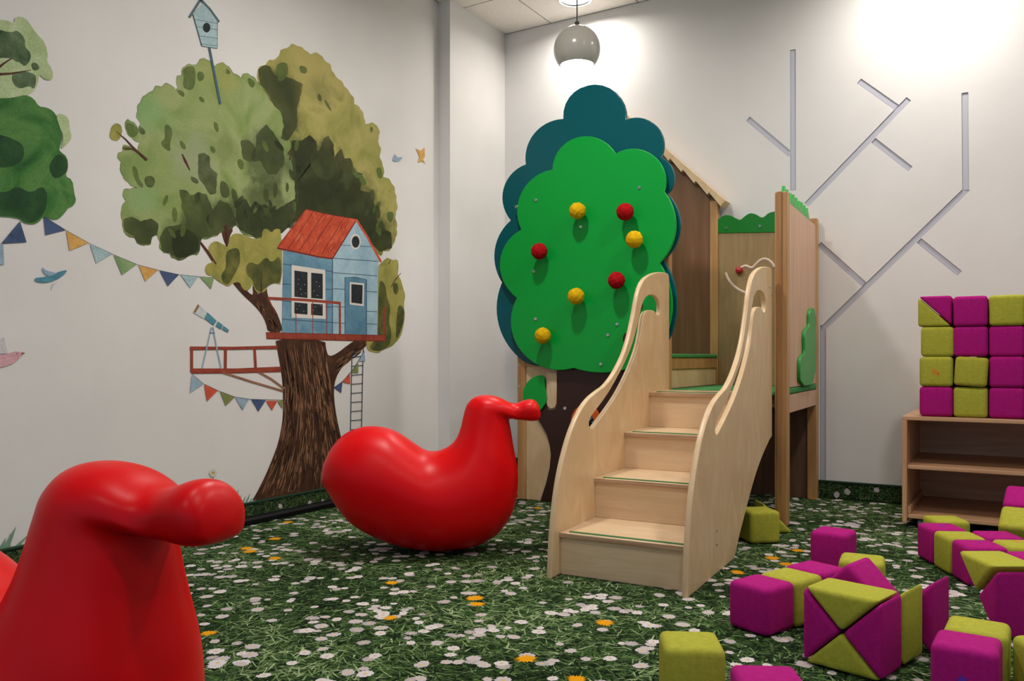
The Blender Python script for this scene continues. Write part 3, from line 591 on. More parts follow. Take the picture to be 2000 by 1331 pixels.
strokes('snow_speck', [(z2([(x, y), (x + 3, y + 1)]), 1.1) for x, y in [(545, 350), (556, 372), (560, 395), (574, 352), (570, 470), (540, 460), (548, 330), (615, 380), (630, 400), (640, 360), (620, 450), (645, 445), (626, 340), (612, 465), (578, 390), (552, 445)]], 'w_cream', wn)
dr_ = paint('door', z2([(753, 320), (800, 320), (848, 330), (848, 573), (753, 570)]), 'w_door', Hs)
paint('door_window', z2([(774, 341), (838, 347), (836, 448), (774, 440)]), 'w_cream', dr_); paint('pane', z2([(781, 350), (831, 355), (829, 438), (781, 432)]), 'w_night', dr_)
strokes('door_outline', [(z2([(753, 570), (753, 320), (800, 320), (848, 330), (848, 573)]), 1.3)], 'w_ink', dr_)
rw = paint('round_window', disc_pts(*z2([(799, 163)])[0], 10.4, 26, 15.2), 'w_cream', Hs); paint('pane', disc_pts(*z2([(800, 164)])[0], 7.6, 26, 11.5), 'w_night', rw)
paint('platform', z2([(405, 562), (932, 575), (932, 602), (408, 590)]), 'w_deck', Hs)
strokes('platform_line', [(z2([(408, 590), (932, 602)]), 1.6), (z2([(405, 564), (932, 577)]), 1.0)] + [(z2([(x, 566 + (x - 405) * .025), (x + 2, 592 + (x - 405) * .024)]), 0.8) for x in (480, 540, 610, 673, 764, 830, 880)], 'w_redline', Hs)
each('railing', [(z2([(413, 412), (570, 420), (735, 434)]), 5.2), (z2([(415, 412), (428, 440), (447, 480)]), [3, 2, 1]), (z2([(730, 430), (731, 570)]), 4.4), (z2([(925, 450), (925, 602)]), 4.4), (z2([(537, 480), (537, 568)]), 1.6), (z2([(611, 428), (611, 568)]), 1.6), (z2([(673, 430), (673, 570)]), 1.6)], 'w_deck', Hs)

D_ = mural('deck_mural', 'small red railed lookout deck painted left of the tree trunk', 'mural', 450, 725)
each('railing', [(z2([(70, 632), (260, 633), (455, 628)]), 6), (z2([(78, 632), (78, 738)]), 5.5), (z2([(227, 636), (226, 732)]), 5.5), (z2([(355, 636), (360, 722)]), 5)], 'w_deck', D_)
paint('deck_floor', z2([(74, 722), (270, 722), (470, 714), (472, 736), (270, 742), (76, 744)]), 'w_deck', D_)
each('strut', [(z2([(215, 740), (340, 780), (482, 822)]), 4), (z2([(370, 736), (430, 770), (487, 812)]), 4)], 'w_strut', D_)
strokes('outline', [(z2([(70, 640), (455, 636)]), 0.8), (z2([(76, 744), (270, 742), (472, 736)]), 1.0)], 'w_redline', D_)
Te = mural('telescope_mural', 'teal and white telescope on tripod painted above the small red deck', 'mural', 415, 715)
strokes('tripod', [(z2([(165, 540), (145, 630), (124, 720)]), 2.6), (z2([(171, 540), (188, 630), (207, 718)]), 2.6), (z2([(158, 565), (180, 565)]), 2)], 'w_sky', Te)
paint('tube', z2([(105, 438), (146, 476), (130, 503), (86, 476)]), 'w_pale', Te); paint('tube', z2([(147, 474), (188, 512), (174, 533), (134, 502)]), 'w_teal', Te); paint('tube', z2([(192, 514), (215, 530), (208, 550), (184, 536)]), 'w_teal', Te); paint('eyepiece', z2([(217, 533), (242, 552), (238, 564), (212, 550)]), 'w_teal', Te)
paint('lens', z2([(105, 438), (112, 446), (95, 478), (85, 474)]), 'w_strut', Te)
La = mural('ladder_mural', 'thin dark rope ladder painted right of the tree trunk', 'mural', 697, 850)
each('rope', [(z2([(785, 640), (781, 800), (776, 1100)]), 1.5), (z2([(834, 635), (830, 800), (824, 1100)]), 1.5)], 'w_ink', La)
each('rung', [(z2([(783 - k * .4, 672 + 40 * k), (832 - k * .5, 668 + 40 * k)]), 1.4) for k in range(11)], 'w_ink', La)
def flag(pts, m, parent): return paint('flag', pts, m, parent)
B1 = mural('bunting_mural', 'long garland of coloured flags painted between the two wall trees', 'mural', 200, 495)
for p, c in ([(155, 770), (233, 820), (162, 838)], 'navy'), ([(236, 822), (315, 866), (248, 893)], 'orange'), ([(321, 870), (398, 905), (343, 938)], 'aqua'), ([(405, 908), (487, 942), (435, 980)], 'grn'), ([(493, 943), (563, 962), (518, 1002)], 'orange'), ([(568, 963), (637, 978), (598, 1020)], 'navy'), ([(643, 979), (706, 986), (678, 1026)], 'aqua'), ([(712, 986), (763, 990), (752, 1030)], 'grn'), ([(72, 790), (95, 863), (5, 868)], 'navy'), ([(-8, 870), (12, 872), (15, 943), (-8, 943)], 'sky'): flag(z3(p), 'w_' + c, B1)
strokes('string', [(z3([(155, 770), (236, 821), (320, 868), (404, 907), (490, 943), (566, 963), (640, 979), (760, 990)]), 0.8), (z3([(72, 788), (4, 870)]), 0.8)], 'w_ink', B1)
B2 = mural('bunting_mural', 'short sagging garland of small flags painted under the red deck', 'mural', 450, 790)
for p, c in ([(78, 752), (128, 792), (70, 830)], 'sky'), ([(133, 793), (192, 820), (145, 868)], 'red'), ([(203, 825), (268, 848), (228, 887)], 'olive'), ([(270, 850), (330, 858), (303, 907)], 'sky'), ([(340, 858), (405, 862), (372, 912)], 'navy'), ([(405, 865), (455, 865), (432, 907)], 'red'), ([(455, 865), (480, 862), (477, 900)], 'olive'): flag(z2(p), 'w_' + c, B2)
strokes('string', [(z2([(80, 748), (130, 790), (198, 822), (268, 848), (335, 858), (480, 862)]), 1.0)], 'w_ink', B2)
B3 = mural('bunting_mural', 'four small flags climbing beside the painted rope ladder', 'mural', 685, 740)
for p, c in ([(703, 805), (742, 782), (737, 830)], 'navy'), ([(742, 782), (775, 740), (777, 790)], 'red'), ([(780, 740), (812, 695), (812, 742)], 'olive'), ([(810, 690), (838, 645), (843, 690)], 'sky'): flag(z2(p), 'w_' + c, B3)
strokes('string', [(z2([(700, 810), (742, 780), (790, 725), (838, 645)]), 1.0)], 'w_ink', B3)

LT = mural('tree_mural', 'green leafy treetop painted at the far left edge of the left wall', 'mural', 60, 430)
paint('crown', z3([(-60, 65), (25, 72), (50, 85), (55, 58), (90, 62), (110, 90), (130, 120), (160, 150), (172, 200), (165, 215), (188, 250), (188, 285), (160, 285), (140, 262), (135, 300), (120, 325), (105, 335), (60, 350), (30, 400), (-60, 400)]), 'w_ltree_l', LT, 1)
paint('crown', z3([(-60, 350), (30, 350), (60, 345), (90, 337), (120, 350), (138, 380), (165, 382), (190, 395), (205, 420), (212, 450), (225, 490), (210, 530), (215, 540), (240, 560), (243, 600), (232, 628), (258, 640), (265, 690), (272, 715), (260, 735), (243, 740), (230, 760), (210, 780), (190, 783), (155, 770), (140, 790), (120, 800), (85, 795), (65, 775), (-60, 768)]), 'w_ltree', LT, 1)
paint('pale_patch', z3([(200, 412), (215, 402), (245, 420), (248, 460), (256, 490), (240, 512), (215, 535), (228, 490), (212, 450)]), 'w_ltree_l', LT, 1)
for pts in ([(-20, 100), (40, 118), (62, 105), (92, 142), (86, 165), (112, 190), (105, 225), (80, 240), (50, 212), (20, 205), (-20, 210)], [(40, 262), (70, 250), (125, 262), (130, 285), (122, 320), (105, 305), (70, 318), (45, 300)], [(108, 225), (130, 222), (145, 245), (118, 255)], [(-60, 670), (20, 690), (60, 660), (110, 690), (150, 660), (170, 690), (165, 740), (150, 770), (120, 796), (85, 792), (65, 772), (-60, 765)], [(170, 590), (205, 545), (240, 565), (242, 600), (228, 625), (190, 640)], [(-40, 470), (40, 490), (90, 520), (80, 580), (20, 600), (-40, 590)]): paint('leaf_patch', z3(pts), 'w_ltree_d', LT, 2)
paint('leaf_patch', z3([(10, 250), (40, 240), (60, 215), (85, 235), (105, 245), (60, 262), (50, 262), (15, 264)]), 'w_ltree_l', LT, 1)
strokes('branch', [(z3([(-20, 266), (40, 262), (110, 250)]), [6, 4, 1.2]), (z3([(-10, 245), (15, 225), (42, 208)]), [6, 4, 2])], 'w_branch', LT)

Bh = mural('birdhouse_mural', 'pale blue birdhouse on a slanting pole painted above the big tree', 'mural', 428, 200)
strokes('pole', [(z1([(556, 112), (585, 260), (614, 408)]), 4.2)], 'w_pole', Bh)
paint('body', [(377, 28), (398, 4), (425, 42), (424.5, 94.5), (394.5, 90)], 'w_houseblue', Bh)
strokes('plank_line', [([(380, 38), (425, 46)], 0.8), ([(384, 52), (425, 58)], 0.8), ([(389, 70), (425, 75)], 0.8), ([(393, 86), (425, 90)], 0.8), ([(377, 28), (394.5, 90), (424.5, 94.5), (425, 42)], 0.9)], 'w_ink', Bh)
strokes('roof', [([(370, 34), (392, -1), (397, -1)], 4.5), ([(392, -1), (410, 18), (428, 43)], 4.5)], 'w_houseroof', Bh)
paint('entrance', disc_pts(403.5, 54, 7.4, 22, 9.6), 'w_night', Bh)
bd = mural('bird_mural', 'blue bird in flight painted below the long flag garland', 'mural', 100, 540)
paint('tail', z3([(182, 1036), (188, 1010), (205, 1000)]), 'w_pinkpale', bd); paint('body', z3([(122, 990), (150, 988), (180, 982), (215, 966), (242, 961), (228, 980), (195, 1000), (160, 1008), (128, 1004)]), 'w_teal', bd, 1); paint('wing', z3([(148, 948), (165, 965), (205, 972), (178, 986), (156, 975)]), 'w_sky', bd, 1)
bd = mural('bird_mural', 'pink bird painted at the left edge of the wall', 'mural', 20, 695)
paint('wing', z3([(-10, 1215), (14, 1200), (28, 1258), (-10, 1262)]), 'w_pinkpale', bd); paint('body', z3([(-40, 1270), (20, 1262), (50, 1252), (70, 1253), (78, 1262), (68, 1278), (40, 1300), (-40, 1318)]), 'w_pink', bd, 1); paint('beak', z3([(76, 1254), (90, 1258), (76, 1266)]), 'w_strut', bd); paint('eye', disc_pts(*z3([(60, 1260)])[0], 1.2, 8), 'w_ink', bd)
bd = mural('bird_mural', 'tiny grey blue bird painted right of the tree crown', 'mural', 776, 315)
paint('body', z1([(1508, 698), (1520, 668), (1535, 685), (1562, 684), (1545, 705), (1520, 708)]), 'w_sky', bd)
bd = mural('bird_mural', 'tiny orange bird painted near the wall pillar', 'mural', 822, 315)
paint('body', z1([(1630, 638), (1655, 652), (1675, 633), (1677, 680), (1668, 695), (1682, 722), (1665, 705), (1640, 712), (1650, 682)]), 'w_orange', bd)
da = mural('daisy_mural', 'small white daisy painted low on the left wall', 'mural', 416, 935)
strokes('stem', [(z2([(173, 1190), (176, 1235), (172, 1270)]), 1)], 'w_grass', da)
paint('petals', [(416.3 + (8.5 - 2.2 * (k % 2)) * math.cos(k * math.pi / 10), 924 + (9.5 - 2.2 * (k % 2)) * math.sin(k * math.pi / 10)) for k in range(20)], 'w_cream', da); paint('eye', disc_pts(416.3, 924, 3.0, 12), 'w_yellow', da)
def tuft(label, tips):
    t_ = mural('grass_mural', label, 'mural', tips[0][0], tips[0][1])
    for (bx, by, tx, ty, wd) in tips: paint('blade', [(bx - wd, by), (bx + wd, by), ((bx + tx) / 2 + wd * .8 + 1, (by + ty) / 2), (tx, ty), ((bx + tx) / 2 - wd * .5, (by + ty) / 2)], 'w_grass', t_)
tuft('pale green grass tuft painted left of the tree trunk base', [(455, 994, 466, 955, 3), (462, 992, 472, 966, 2.5), (470, 991, 480, 968, 2), (477, 989, 489, 963, 2), (484, 988, 493, 972, 2), (490, 987, 501, 975, 1.6), (458, 994, 452, 972, 2)])
tuft('pale green grass tuft painted behind the nearest red rocking bird', [(4, 1082, 32, 1028, 6), (22, 1078, 58, 1042, 5), (36, 1074, 66, 1055, 4), (-6, 1086, 12, 1050, 5), (16, 1080, 20, 1040, 3)])

# ================================================================== PLAYHOUSE
FY = 3.775
P = empty('playhouse', (-1.57, 4.2, 0)); tag(P, 'wooden playhouse with a green tree shaped climbing front and raised green platforms', 'playhouse')
def post(lo, hi, m='beech'): return box('post', lo, hi, m, P, bev=0.004)
post((-2.262, FY, 0), (-2.212, FY + 0.05, 1.35)); post((-0.916, FY, 0), (-0.862, FY + 0.055, 1.495)); post((-0.942, 4.58, 0), (-0.892, 4.63, 1.495))
post((-2.262, 4.58, 0), (-2.212, 4.63, 1.6)); post((-1.47, 4.575, 0), (-1.425, 4.62, 1.64)); post((-1.47, FY + 0.03, 0), (-1.425, FY + 0.075, 1.50))
# post strips (two-tone lamination)
box('post_strip', (-0.905, FY - 0.006, 0.0), (-0.884, FY, 1.495), wood('post_strip', '#9a6f44', '#a87b4d', '#b58a5b'), P, bev=0.001)
# lower front below the crown
box('front_panel', (-2.212, FY + 0.008, 0.0), (-1.425, FY + 0.026, 0.80), 'ply', P, bev=0.002)
box('rail', (-2.212, FY + 0.002, 0.705), (-1.425, FY + 0.03, 0.755), 'beech_x', P, bev=0.003)
trunk = [(1087, 690), (1087, 795)] + [(1084, 800), (1070, 802), (1065, 790), (1064, 740), (1058, 736), (1052, 760), (1040, 800), (1048, 816), (1058, 832), (1068, 850), (1074, 872), (1075.5, 890), (1073, 915), (1066, 945), (1055, 979), (1300, 998), (1300, 690)]
front_plate('tree_trunk', trunk, FY - 0.004, 0.012, 'brown', P, bev=0.0015)
front_plate('branch_slot', [(1067, 728)] + [(1087, 728), (1086.5, 788), (1084, 796), (1077, 798.5), (1070, 795), (1067.5, 788)], FY - 0.008, 0.006, 'ply', P, bev=0.001)
leaf = chaikin([(1063, 733), (1046, 734), (1030, 745), (1021, 762), (1021, 780), (1026, 795), (1040, 800), (1051, 806), (1060, 797), (1067, 784), (1066, 768), (1063, 755)], 2)
front_plate('leaf', leaf, FY - 0.02, 0.012, 'green', P, bev=0.002)
rg = front_plate('orange_ring', disc_pts(1143, 822, 28, 36, 31), FY - 0.03, 0.02, 'orange', P, holes=[disc_pts(1144, 824, 15, 28, 17)], bev=0.003)
sp = front_plate('spinner', disc_pts(1147, 828, 15.5, 28, 17), FY - 0.016, 0.01, 'blue', P, bev=0.002)
for k in range(5): front_plate('spoke', [(1147 + 15 * math.cos(a + e) * rr_, 828 + 16 * math.sin(a + e) * rr_) for a in [k * math.pi / 5] for (e, rr_) in ((-.12, 1), (.12, 1), (math.pi - .12, 1), (math.pi + .12, 1))], FY - 0.017 - 0.0004 * k, 0.003, 'black', sp, bev=0.0003)
# the crown of the climbing tree
teal = scallops([(1099.7, 232), (1171, 165.5), (1222.8, 233.5), (1284, 248), (1291.3, 306.6), (1315.5, 336), (1304, 379), (1328, 428), (1296, 508), (1322, 600), (1290, 690), (1200, 712), (1110, 700), (1060, 716), (1022, 706), (975, 640), (980, 552), (966, 487), (997, 430.6), (984, 365), (1026.6, 321), (1047, 256)])
green = scallops([(1078.5, 331), (1148, 266), (1202.5, 300), (1275, 303), (1297, 374), (1319.5, 433), (1288, 514), (1312, 610), (1270, 700), (1195, 727.5), (1120.5, 719.5), (1020, 690), (1009, 582), (976.5, 527), (1017.6, 448.6), (1021, 371)])
M['teal_edge'] = plain('teal_edge', '#0a5a5a', 0.3); M['green_edge'] = plain('green_edge', '#1aa040', 0.3)
front_plate('back_crown', teal, FY - 0.006, 0.018, ['teal', 'teal_edge'], P, bev=0.003)
gc = front_plate('front_crown', green, FY - 0.042, 0.018, ['green', 'green_edge'], P, bev=0.003)
for x, y in [(1008, 404), (1046, 391), (1248, 367), (1134, 443), (1042, 530.5), (1045.5, 623.5), (1204.5, 634), (1186.6, 655), (1173, 712)]:
    front_plate('screw', disc_pts(x, y, 3.1, 12), FY - 0.046, 0.005, 'steel', P, bev=0.001)
front_plate('screw', disc_pts(1103, 798, 3.3, 12), FY - 0.008, 0.005, 'steel', P, bev=0.001)
for x, y in [(1246, 597), (1226, 662)]: front_plate('climbing_hole', disc_pts(x, y, 10, 24, 12.5), FY - 0.0425, 0.006, 'brown', P, bev=0.001)
for i, (x, y) in enumerate([(1012, 714), (1014, 755)]): front_plate('screw', disc_pts(x, y, 2.2, 10), FY - 0.001, 0.004, 'steel', P, bev=0.0005)

# platforms
box('platform', (-1.425, FY + 0.055, 0.525), (-0.90, 4.575, 0.583), 'beech_x', P); box('platform_carpet', (-1.425, FY + 0.0, 0.583), (-0.918, 4.575, 0.60), 'carpet_green', P)
box('upper_platform', (-2.212, FY + 0.06, 0.695), (-1.43, 4.575, 0.752), 'beech', P); box('upper_platform_carpet', (-2.212, FY + 0.06, 0.752), (-1.424, 4.575, 0.772), 'carpet_green', P, bev=0.006)
box('step_riser', (-1.45, FY + 0.08, 0.60), (-1.436, 4.575, 0.695), 'ply', P)
# hut back wall and shingle roof
RY = 4.545
gab = [(-2.24, 0.60), (-1.43, 0.60), (-1.43, 1.66), (-1.995, 2.185), (-2.24, 1.97)]
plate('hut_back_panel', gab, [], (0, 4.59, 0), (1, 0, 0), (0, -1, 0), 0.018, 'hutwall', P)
roofn = empty('hut_roof', (-1.995, 4.58, 2.2)); roofn.parent = P; roofn.location = Vector((-1.995, 4.58, 2.2)) - P.location
sl = math.atan2(0.957, 1)
def shingle(s0, s1, sgn, parent):
    # one shingle board of the verge: straight top, its lower end thicker so that the underside steps
    ca, sa = math.cos(sl), math.sin(sl)
    P2 = [(s0, 0.012), (s1, 0.012), (s1, -0.030), (s0, -0.014)]; bm = bmesh.new(); rings = []
    for yy in (RY, 4.64): rings.append([bm.verts.new((-1.99 + sgn * (a * ca + b_ * sa), yy, 2.205 - a * sa + b_ * ca)) for a, b_ in P2])
    bm.faces.new(rings[0]); bm.faces.new(rings[1][::-1])
    for k in range(4): bm.faces.new((rings[0][k], rings[1][k], rings[1][(k + 1) % 4], rings[0][(k + 1) % 4]))
    bmesh.ops.recalc_face_normals(bm, faces=bm.faces)
    bmesh.ops.bevel(bm, geom=bm.edges[:], offset=0.0015, segments=1, affect='EDGES')
    return link('shingle', bm_mesh(bm), 'ply', parent)
nS = 8; tot = 0.845; st_ = tot / nS
for k in range(nS): shingle(k * st_, (k + 1) * st_, 1, roofn)
for k in range(4): shingle(k * 0.088, (k + 1) * 0.088, -1, roofn)
# back panel with a smile, its tan darkened for shade
BY = 4.585
box('smile_panel', (-1.425, BY, 0.60), (-0.94, BY + 0.018, 1.47), 'shaded_panel', P, bev=0.002)
front_plate('hedge_top', [(1398, 456), (1398, 437)] + chaikin([(1400, 431), (1412, 420), (1426, 420), (1438, 427), (1446, 430), (1452, 424), (1463, 416), (1476, 418), (1486, 425), (1492, 424), (1500, 416), (1512, 413), (1520, 413)], 1, False) + [(1520, 454)], BY - 0.004, 0.02, 'green_dark', P, bev=0.003)
for x, y in ((1418, 446), (1484, 442)): front_plate('screw', disc_pts(x, y, 2.6, 10), BY - 0.008, 0.005, 'steel', P, bev=0.0005)
def z6(p): return [(1280 + a / 2.832, 330 + b_ / 2.832) for a, b_ in p]
for pts in ([(390, 575), (405, 615), (440, 655), (480, 680), (530, 695)], [(470, 550), (500, 535), (520, 545), (540, 550), (560, 525), (590, 500), (620, 500), (645, 520), (660, 545)]):
    tube('smile_groove', [on_y(a, b_, BY + 0.0055) for a, b_ in chaikin(z6(pts), 2, False)], 0.0095, 'groove_light', P)
kn = lathe([(0, 0.03), (0.013, 0.027), (0.02, 0.018), (0.02, 0.006), (0.012, 0)], 20); kp = on_y(1445, 529, BY)
for v in kn.verts: v.co = Vector((v.co.x, -v.co.z, v.co.y)) + Vector((kp.x, BY - 0.002, kp.z))
bmesh.ops.recalc_face_normals(kn, faces=kn.faces); link('slider_knob', bm_mesh(kn), 'knobred', P, smooth=50)
# right side panel
A = Vector((-0.868, FY + 0.055, 0)); B = Vector((-0.897, 4.58, 0)); su = (B - A).normalized(); sn = Vector((su.y, -su.x, 0)); sl_len = (B - A).length
def side_pts(pts, off=0.0):
    out = []
    for a, b_ in pts:
        q = hit(a, b_, A + sn * off, sn); out.append(((q - A).dot(su), q.z))
    return out
plate('side_panel', [(0, 0.615), (sl_len, 0.615), (sl_len, 1.455), (0, 1.455)], [], A, su, sn, 0.018, 'pink_beech', P)
zig = [(sl_len - 0.07, 1.40), (0.0, 1.40)]
nz = 9
for k in range(nz):
    x0 = 0.0 + k * (sl_len - 0.08) / nz; x1 = x0 + (sl_len - 0.08) / nz
    zig += [(x0, 1.475), ((x0 + x1) / 2 - .012, 1.535 - 0.003 * (k % 3)), (x1 - 0.004, 1.478)]
plate('grass_top', zig, [], A - sn * 0.0185, su, sn, 0.016, 'green_hedge', P, bev=0.002)
hed = chaikin(side_pts([(1564, 756), (1563, 708), (1565, 698), (1571, 692), (1573, 690), (1572, 655), (1574, 645), (1580, 638), (1582, 636), (1582, 612), (1585, 603), (1590, 601), (1593, 612), (1594, 640), (1594, 750)], 0.016), 1)
plate('side_hedge', hed, [], A + sn * 0.016, su, sn, 0.016, 'green_hedge', P, bev=0.003)
for x, y in ((1540, 393), (1563, 413), (1583, 432)):
    plate('screw', disc_pts(*side_pts([(x, y)])[0], 0.005, 10), [], A + sn * 0.002, su, sn, 0.004, 'steel', P, bev=0.0005)
plate('side_carpet_edge', [(0, 0.585), (sl_len, 0.585), (sl_len, 0.613), (0, 0.613)], [], A + sn * 0.004, su, sn, 0.03, 'carpet_green', P, bev=0.008)
plate('side_beam', [(0, 0.50), (sl_len, 0.50), (sl_len, 0.584), (0, 0.584)], [], A + sn * 0.001, su, sn, 0.03, 'pink_beech', P)
# under the platform
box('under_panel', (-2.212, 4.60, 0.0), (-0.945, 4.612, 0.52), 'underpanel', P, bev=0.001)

# ------------------------------------------------------------------ felt balls on the tree
ballbm = bmesh.new(); bmesh.ops.create_icosphere(ballbm, subdivisions=4, radius=0.0415)
for v in ballbm.verts:
    d = v.co.normalized(); v.co *= 1 + 0.025 * math.sin(9 * d.x + 3) * math.sin(8 * d.z) + 0.02 * math.sin(13 * d.y + 5 * d.z)
ballme = bm_mesh(ballbm, 'felt_ball')
for p in ballme.polygons: p.use_smooth = True
BALL = [(1221, 414, 'felt_red', 'red felt ball at the upper right of the green tree front'), (1128, 412, 'felt_yel', 'yellow felt ball at the top left of the green tree front'),
        (1239, 468, 'felt_yel', 'yellow felt ball just below the upper right red ball'), (1053, 491, 'felt_red', 'red felt ball nearest the left edge of the green tree'),
        (1204, 548, 'felt_red', 'red felt ball on the green tree beside the stair handrail'), (1125, 579, 'felt_yel', 'yellow felt ball in the lower middle of the green tree'),
        (1060, 656, 'felt_yel', 'lowest yellow felt ball at the bottom left of the green tree')]
for i, (x, y, m_, lab) in enumerate(BALL):
    p = on_y(x, y, FY - 0.042 - 0.058)
    o = empty('felt_ball', p); tag(o, lab, 'ball', 'felt balls on the climbing tree')
    me = ballme.copy(); me.transform(Matrix.Rotation(i * 1.3, 4, 'X') @ Matrix.Rotation(i * 0.7, 4, 'Z')); link('ball', me, m_, o, rebase=False)
    st = lathe([(0, 0.058), (0.011, 0.058), (0.011, 0.0), (0, 0.0)], 12)
    for v in st.verts: v.co = Vector((v.co.x, v.co.z, v.co.y))
    bmesh.ops.recalc_face_normals(st, faces=st.faces); link('peg', bm_mesh(st), 'green', o, rebase=False)

# ------------------------------------------------------------------ staircase, turned 2.3 degrees against the playhouse
th = math.radians(2.3)
ST = empty('staircase', (-0.868, 2.49, 0), th); tag(ST, 'birch plywood toddler staircase with curved slotted handrail sides', 'staircase')
prof = chaikin([(-0.008, 0.0), (-0.004, 0.06), (0.008, 0.169), (0.046, 0.32), (0.118, 0.448), (0.196, 0.533), (0.290, 0.595), (0.405, 0.628), (0.470, 0.642), (0.578, 0.695), (0.700, 0.79), (0.785, 0.93), (0.83, 1.03), (0.89, 1.09), (0.99, 1.125), (1.10, 1.145), (1.20, 1.15), (1.243, 1.147), (1.25, 1.12)], 2, False) + [(1.25, 1.0), (1.25, 0.402)] + chaikin([(1.20, 0.39), (1.079, 0.345), (0.95, 0.285), (0.837, 0.21), (0.74, 0.135), (0.665, 0.08), (0.60, 0.02), (0.575, 0.0)], 2, False)
slot = chaikin([(0.333, 0.480), (0.305, 0.500), (0.318, 0.525), (0.364, 0.548), (0.476, 0.600), (0.569, 0.657), (0.692, 0.742), (0.774, 0.82), (0.826, 0.895), (0.862, 0.955), (0.895, 1.0), (0.945, 1.026), (1.015, 1.035), (1.085, 1.025), (1.12, 0.995), (1.118, 0.955), (1.085, 0.945), (1.06, 0.955), (1.035, 0.965), (0.97, 0.965), (0.91, 0.95), (0.885, 0.915), (0.855, 0.839), (0.803, 0.77), (0.716, 0.69), (0.594, 0.605), (0.476, 0.545), (0.384, 0.503)], 2)
Vv = Vector((-math.sin(th), math.cos(th), 0)); Uu = Vector((math.cos(th), math.sin(th), 0)); base = Vector(ST.location)
plate('side_board', prof, [slot], base, Vv, Uu, 0.02, ['ply', 'ply_edge'], ST, bev=0.004)
plate('side_board', prof, [slot], base - Uu * 0.473, Vv, Uu, 0.02, ['ply', 'ply_edge'], ST, bev=0.004)
def stbox(name, u0, u1, v0, v1, z0, z1, m, bev=0.002):
    bm = bmesh.new(); box_bm(bm, (u0, v0, z0), (u1, v1, z1), bev); bm.normal_update()
    if isinstance(m, list):
        for f in bm.faces:
            if f.normal.y < -0.8: f.material_index = 1
    return link(name, bm_mesh(bm), m, ST, rebase=False)
UL, UR = -0.4735, -0.0195
TZ = [0.147, 0.297, 0.446, 0.60]; TV = [0.052, 0.355, 0.665, 0.965]
for k in range(4):
    v1 = TV[k + 1] + 0.03 if k < 3 else 1.255
    stbox('tread', UL, UR, TV[k], v1, TZ[k] - 0.018, TZ[k], ['ply_x', 'nosing'], 0.003)
    stbox('riser', UL, UR, TV[k] + 0.012, TV[k] + 0.028, (TZ[k - 1] if k else 0.0), TZ[k] - 0.018, 'ply_x')
    stbox('grip_strip', UL + 0.03, UR - 0.004, TV[k] + 0.016, TV[k] + 0.028, TZ[k] - 0.001, TZ[k] + 0.0035, 'strip_green', 0.001)
for v, z in ((0.33, 0.148), (0.33, 0.10), (1.245, 1.03), (1.2, 1.06)):
    q = lathe([(0, 0.001), (0.004, 0.001), (0.004, -0.002), (0, -0.002)], 10)
    for vv in q.verts: vv.co = Vector((vv.co.z, v + vv.co.x, z + vv.co.y))
    bmesh.ops.recalc_face_normals(q, faces=q.faces); link('screw', bm_mesh(q), 'cord', ST, rebase=False)

# ------------------------------------------------------------------ red rocking birds
RB = [((637, 911), (634, 960), .085), ((651, 883), (646, 980), .125), ((674, 860), (663, 1008), .158), ((706, 848), (688, 1037), .182), ((734, 847), (720, 1057), .194), ((763, 853), (760, 1074), .199), ((786, 866), (800, 1084), .199), ((806, 880), (845, 1090), .197), ((826, 893), (885, 1088), .193), ((846, 896), (928, 1080), .187), ((866, 890), (963, 1063), .179), ((881, 880), (985, 1040), .168), ((891, 866), (1000, 1014), .154), ((895, 855), (1008, 983), .140), ((898, 846), (1010, 946), .127), ((901, 833), (1007, 917), .114), ((904, 820), (1001, 888), .103), ((907, 811), (996.5, 860), .095), ((910.5, 803), (993, 842), .090), ((923, 791), (992, 834.5), .085), ((940, 786.5), (995, 833), .079), ((960, 787.5), (1000, 833), .071), ((977, 793), (1004, 834), .063), ((994, 801.5), (1009, 834.5), .054), ((1008, 802), (1017, 835), .050), ((1023, 796), (1027, 836.5), .054), ((1036, 794.5), (1037, 837), .056), ((1044.5, 799), (1045, 836), .051), ((1050.5, 808), (1051, 833), .039)]
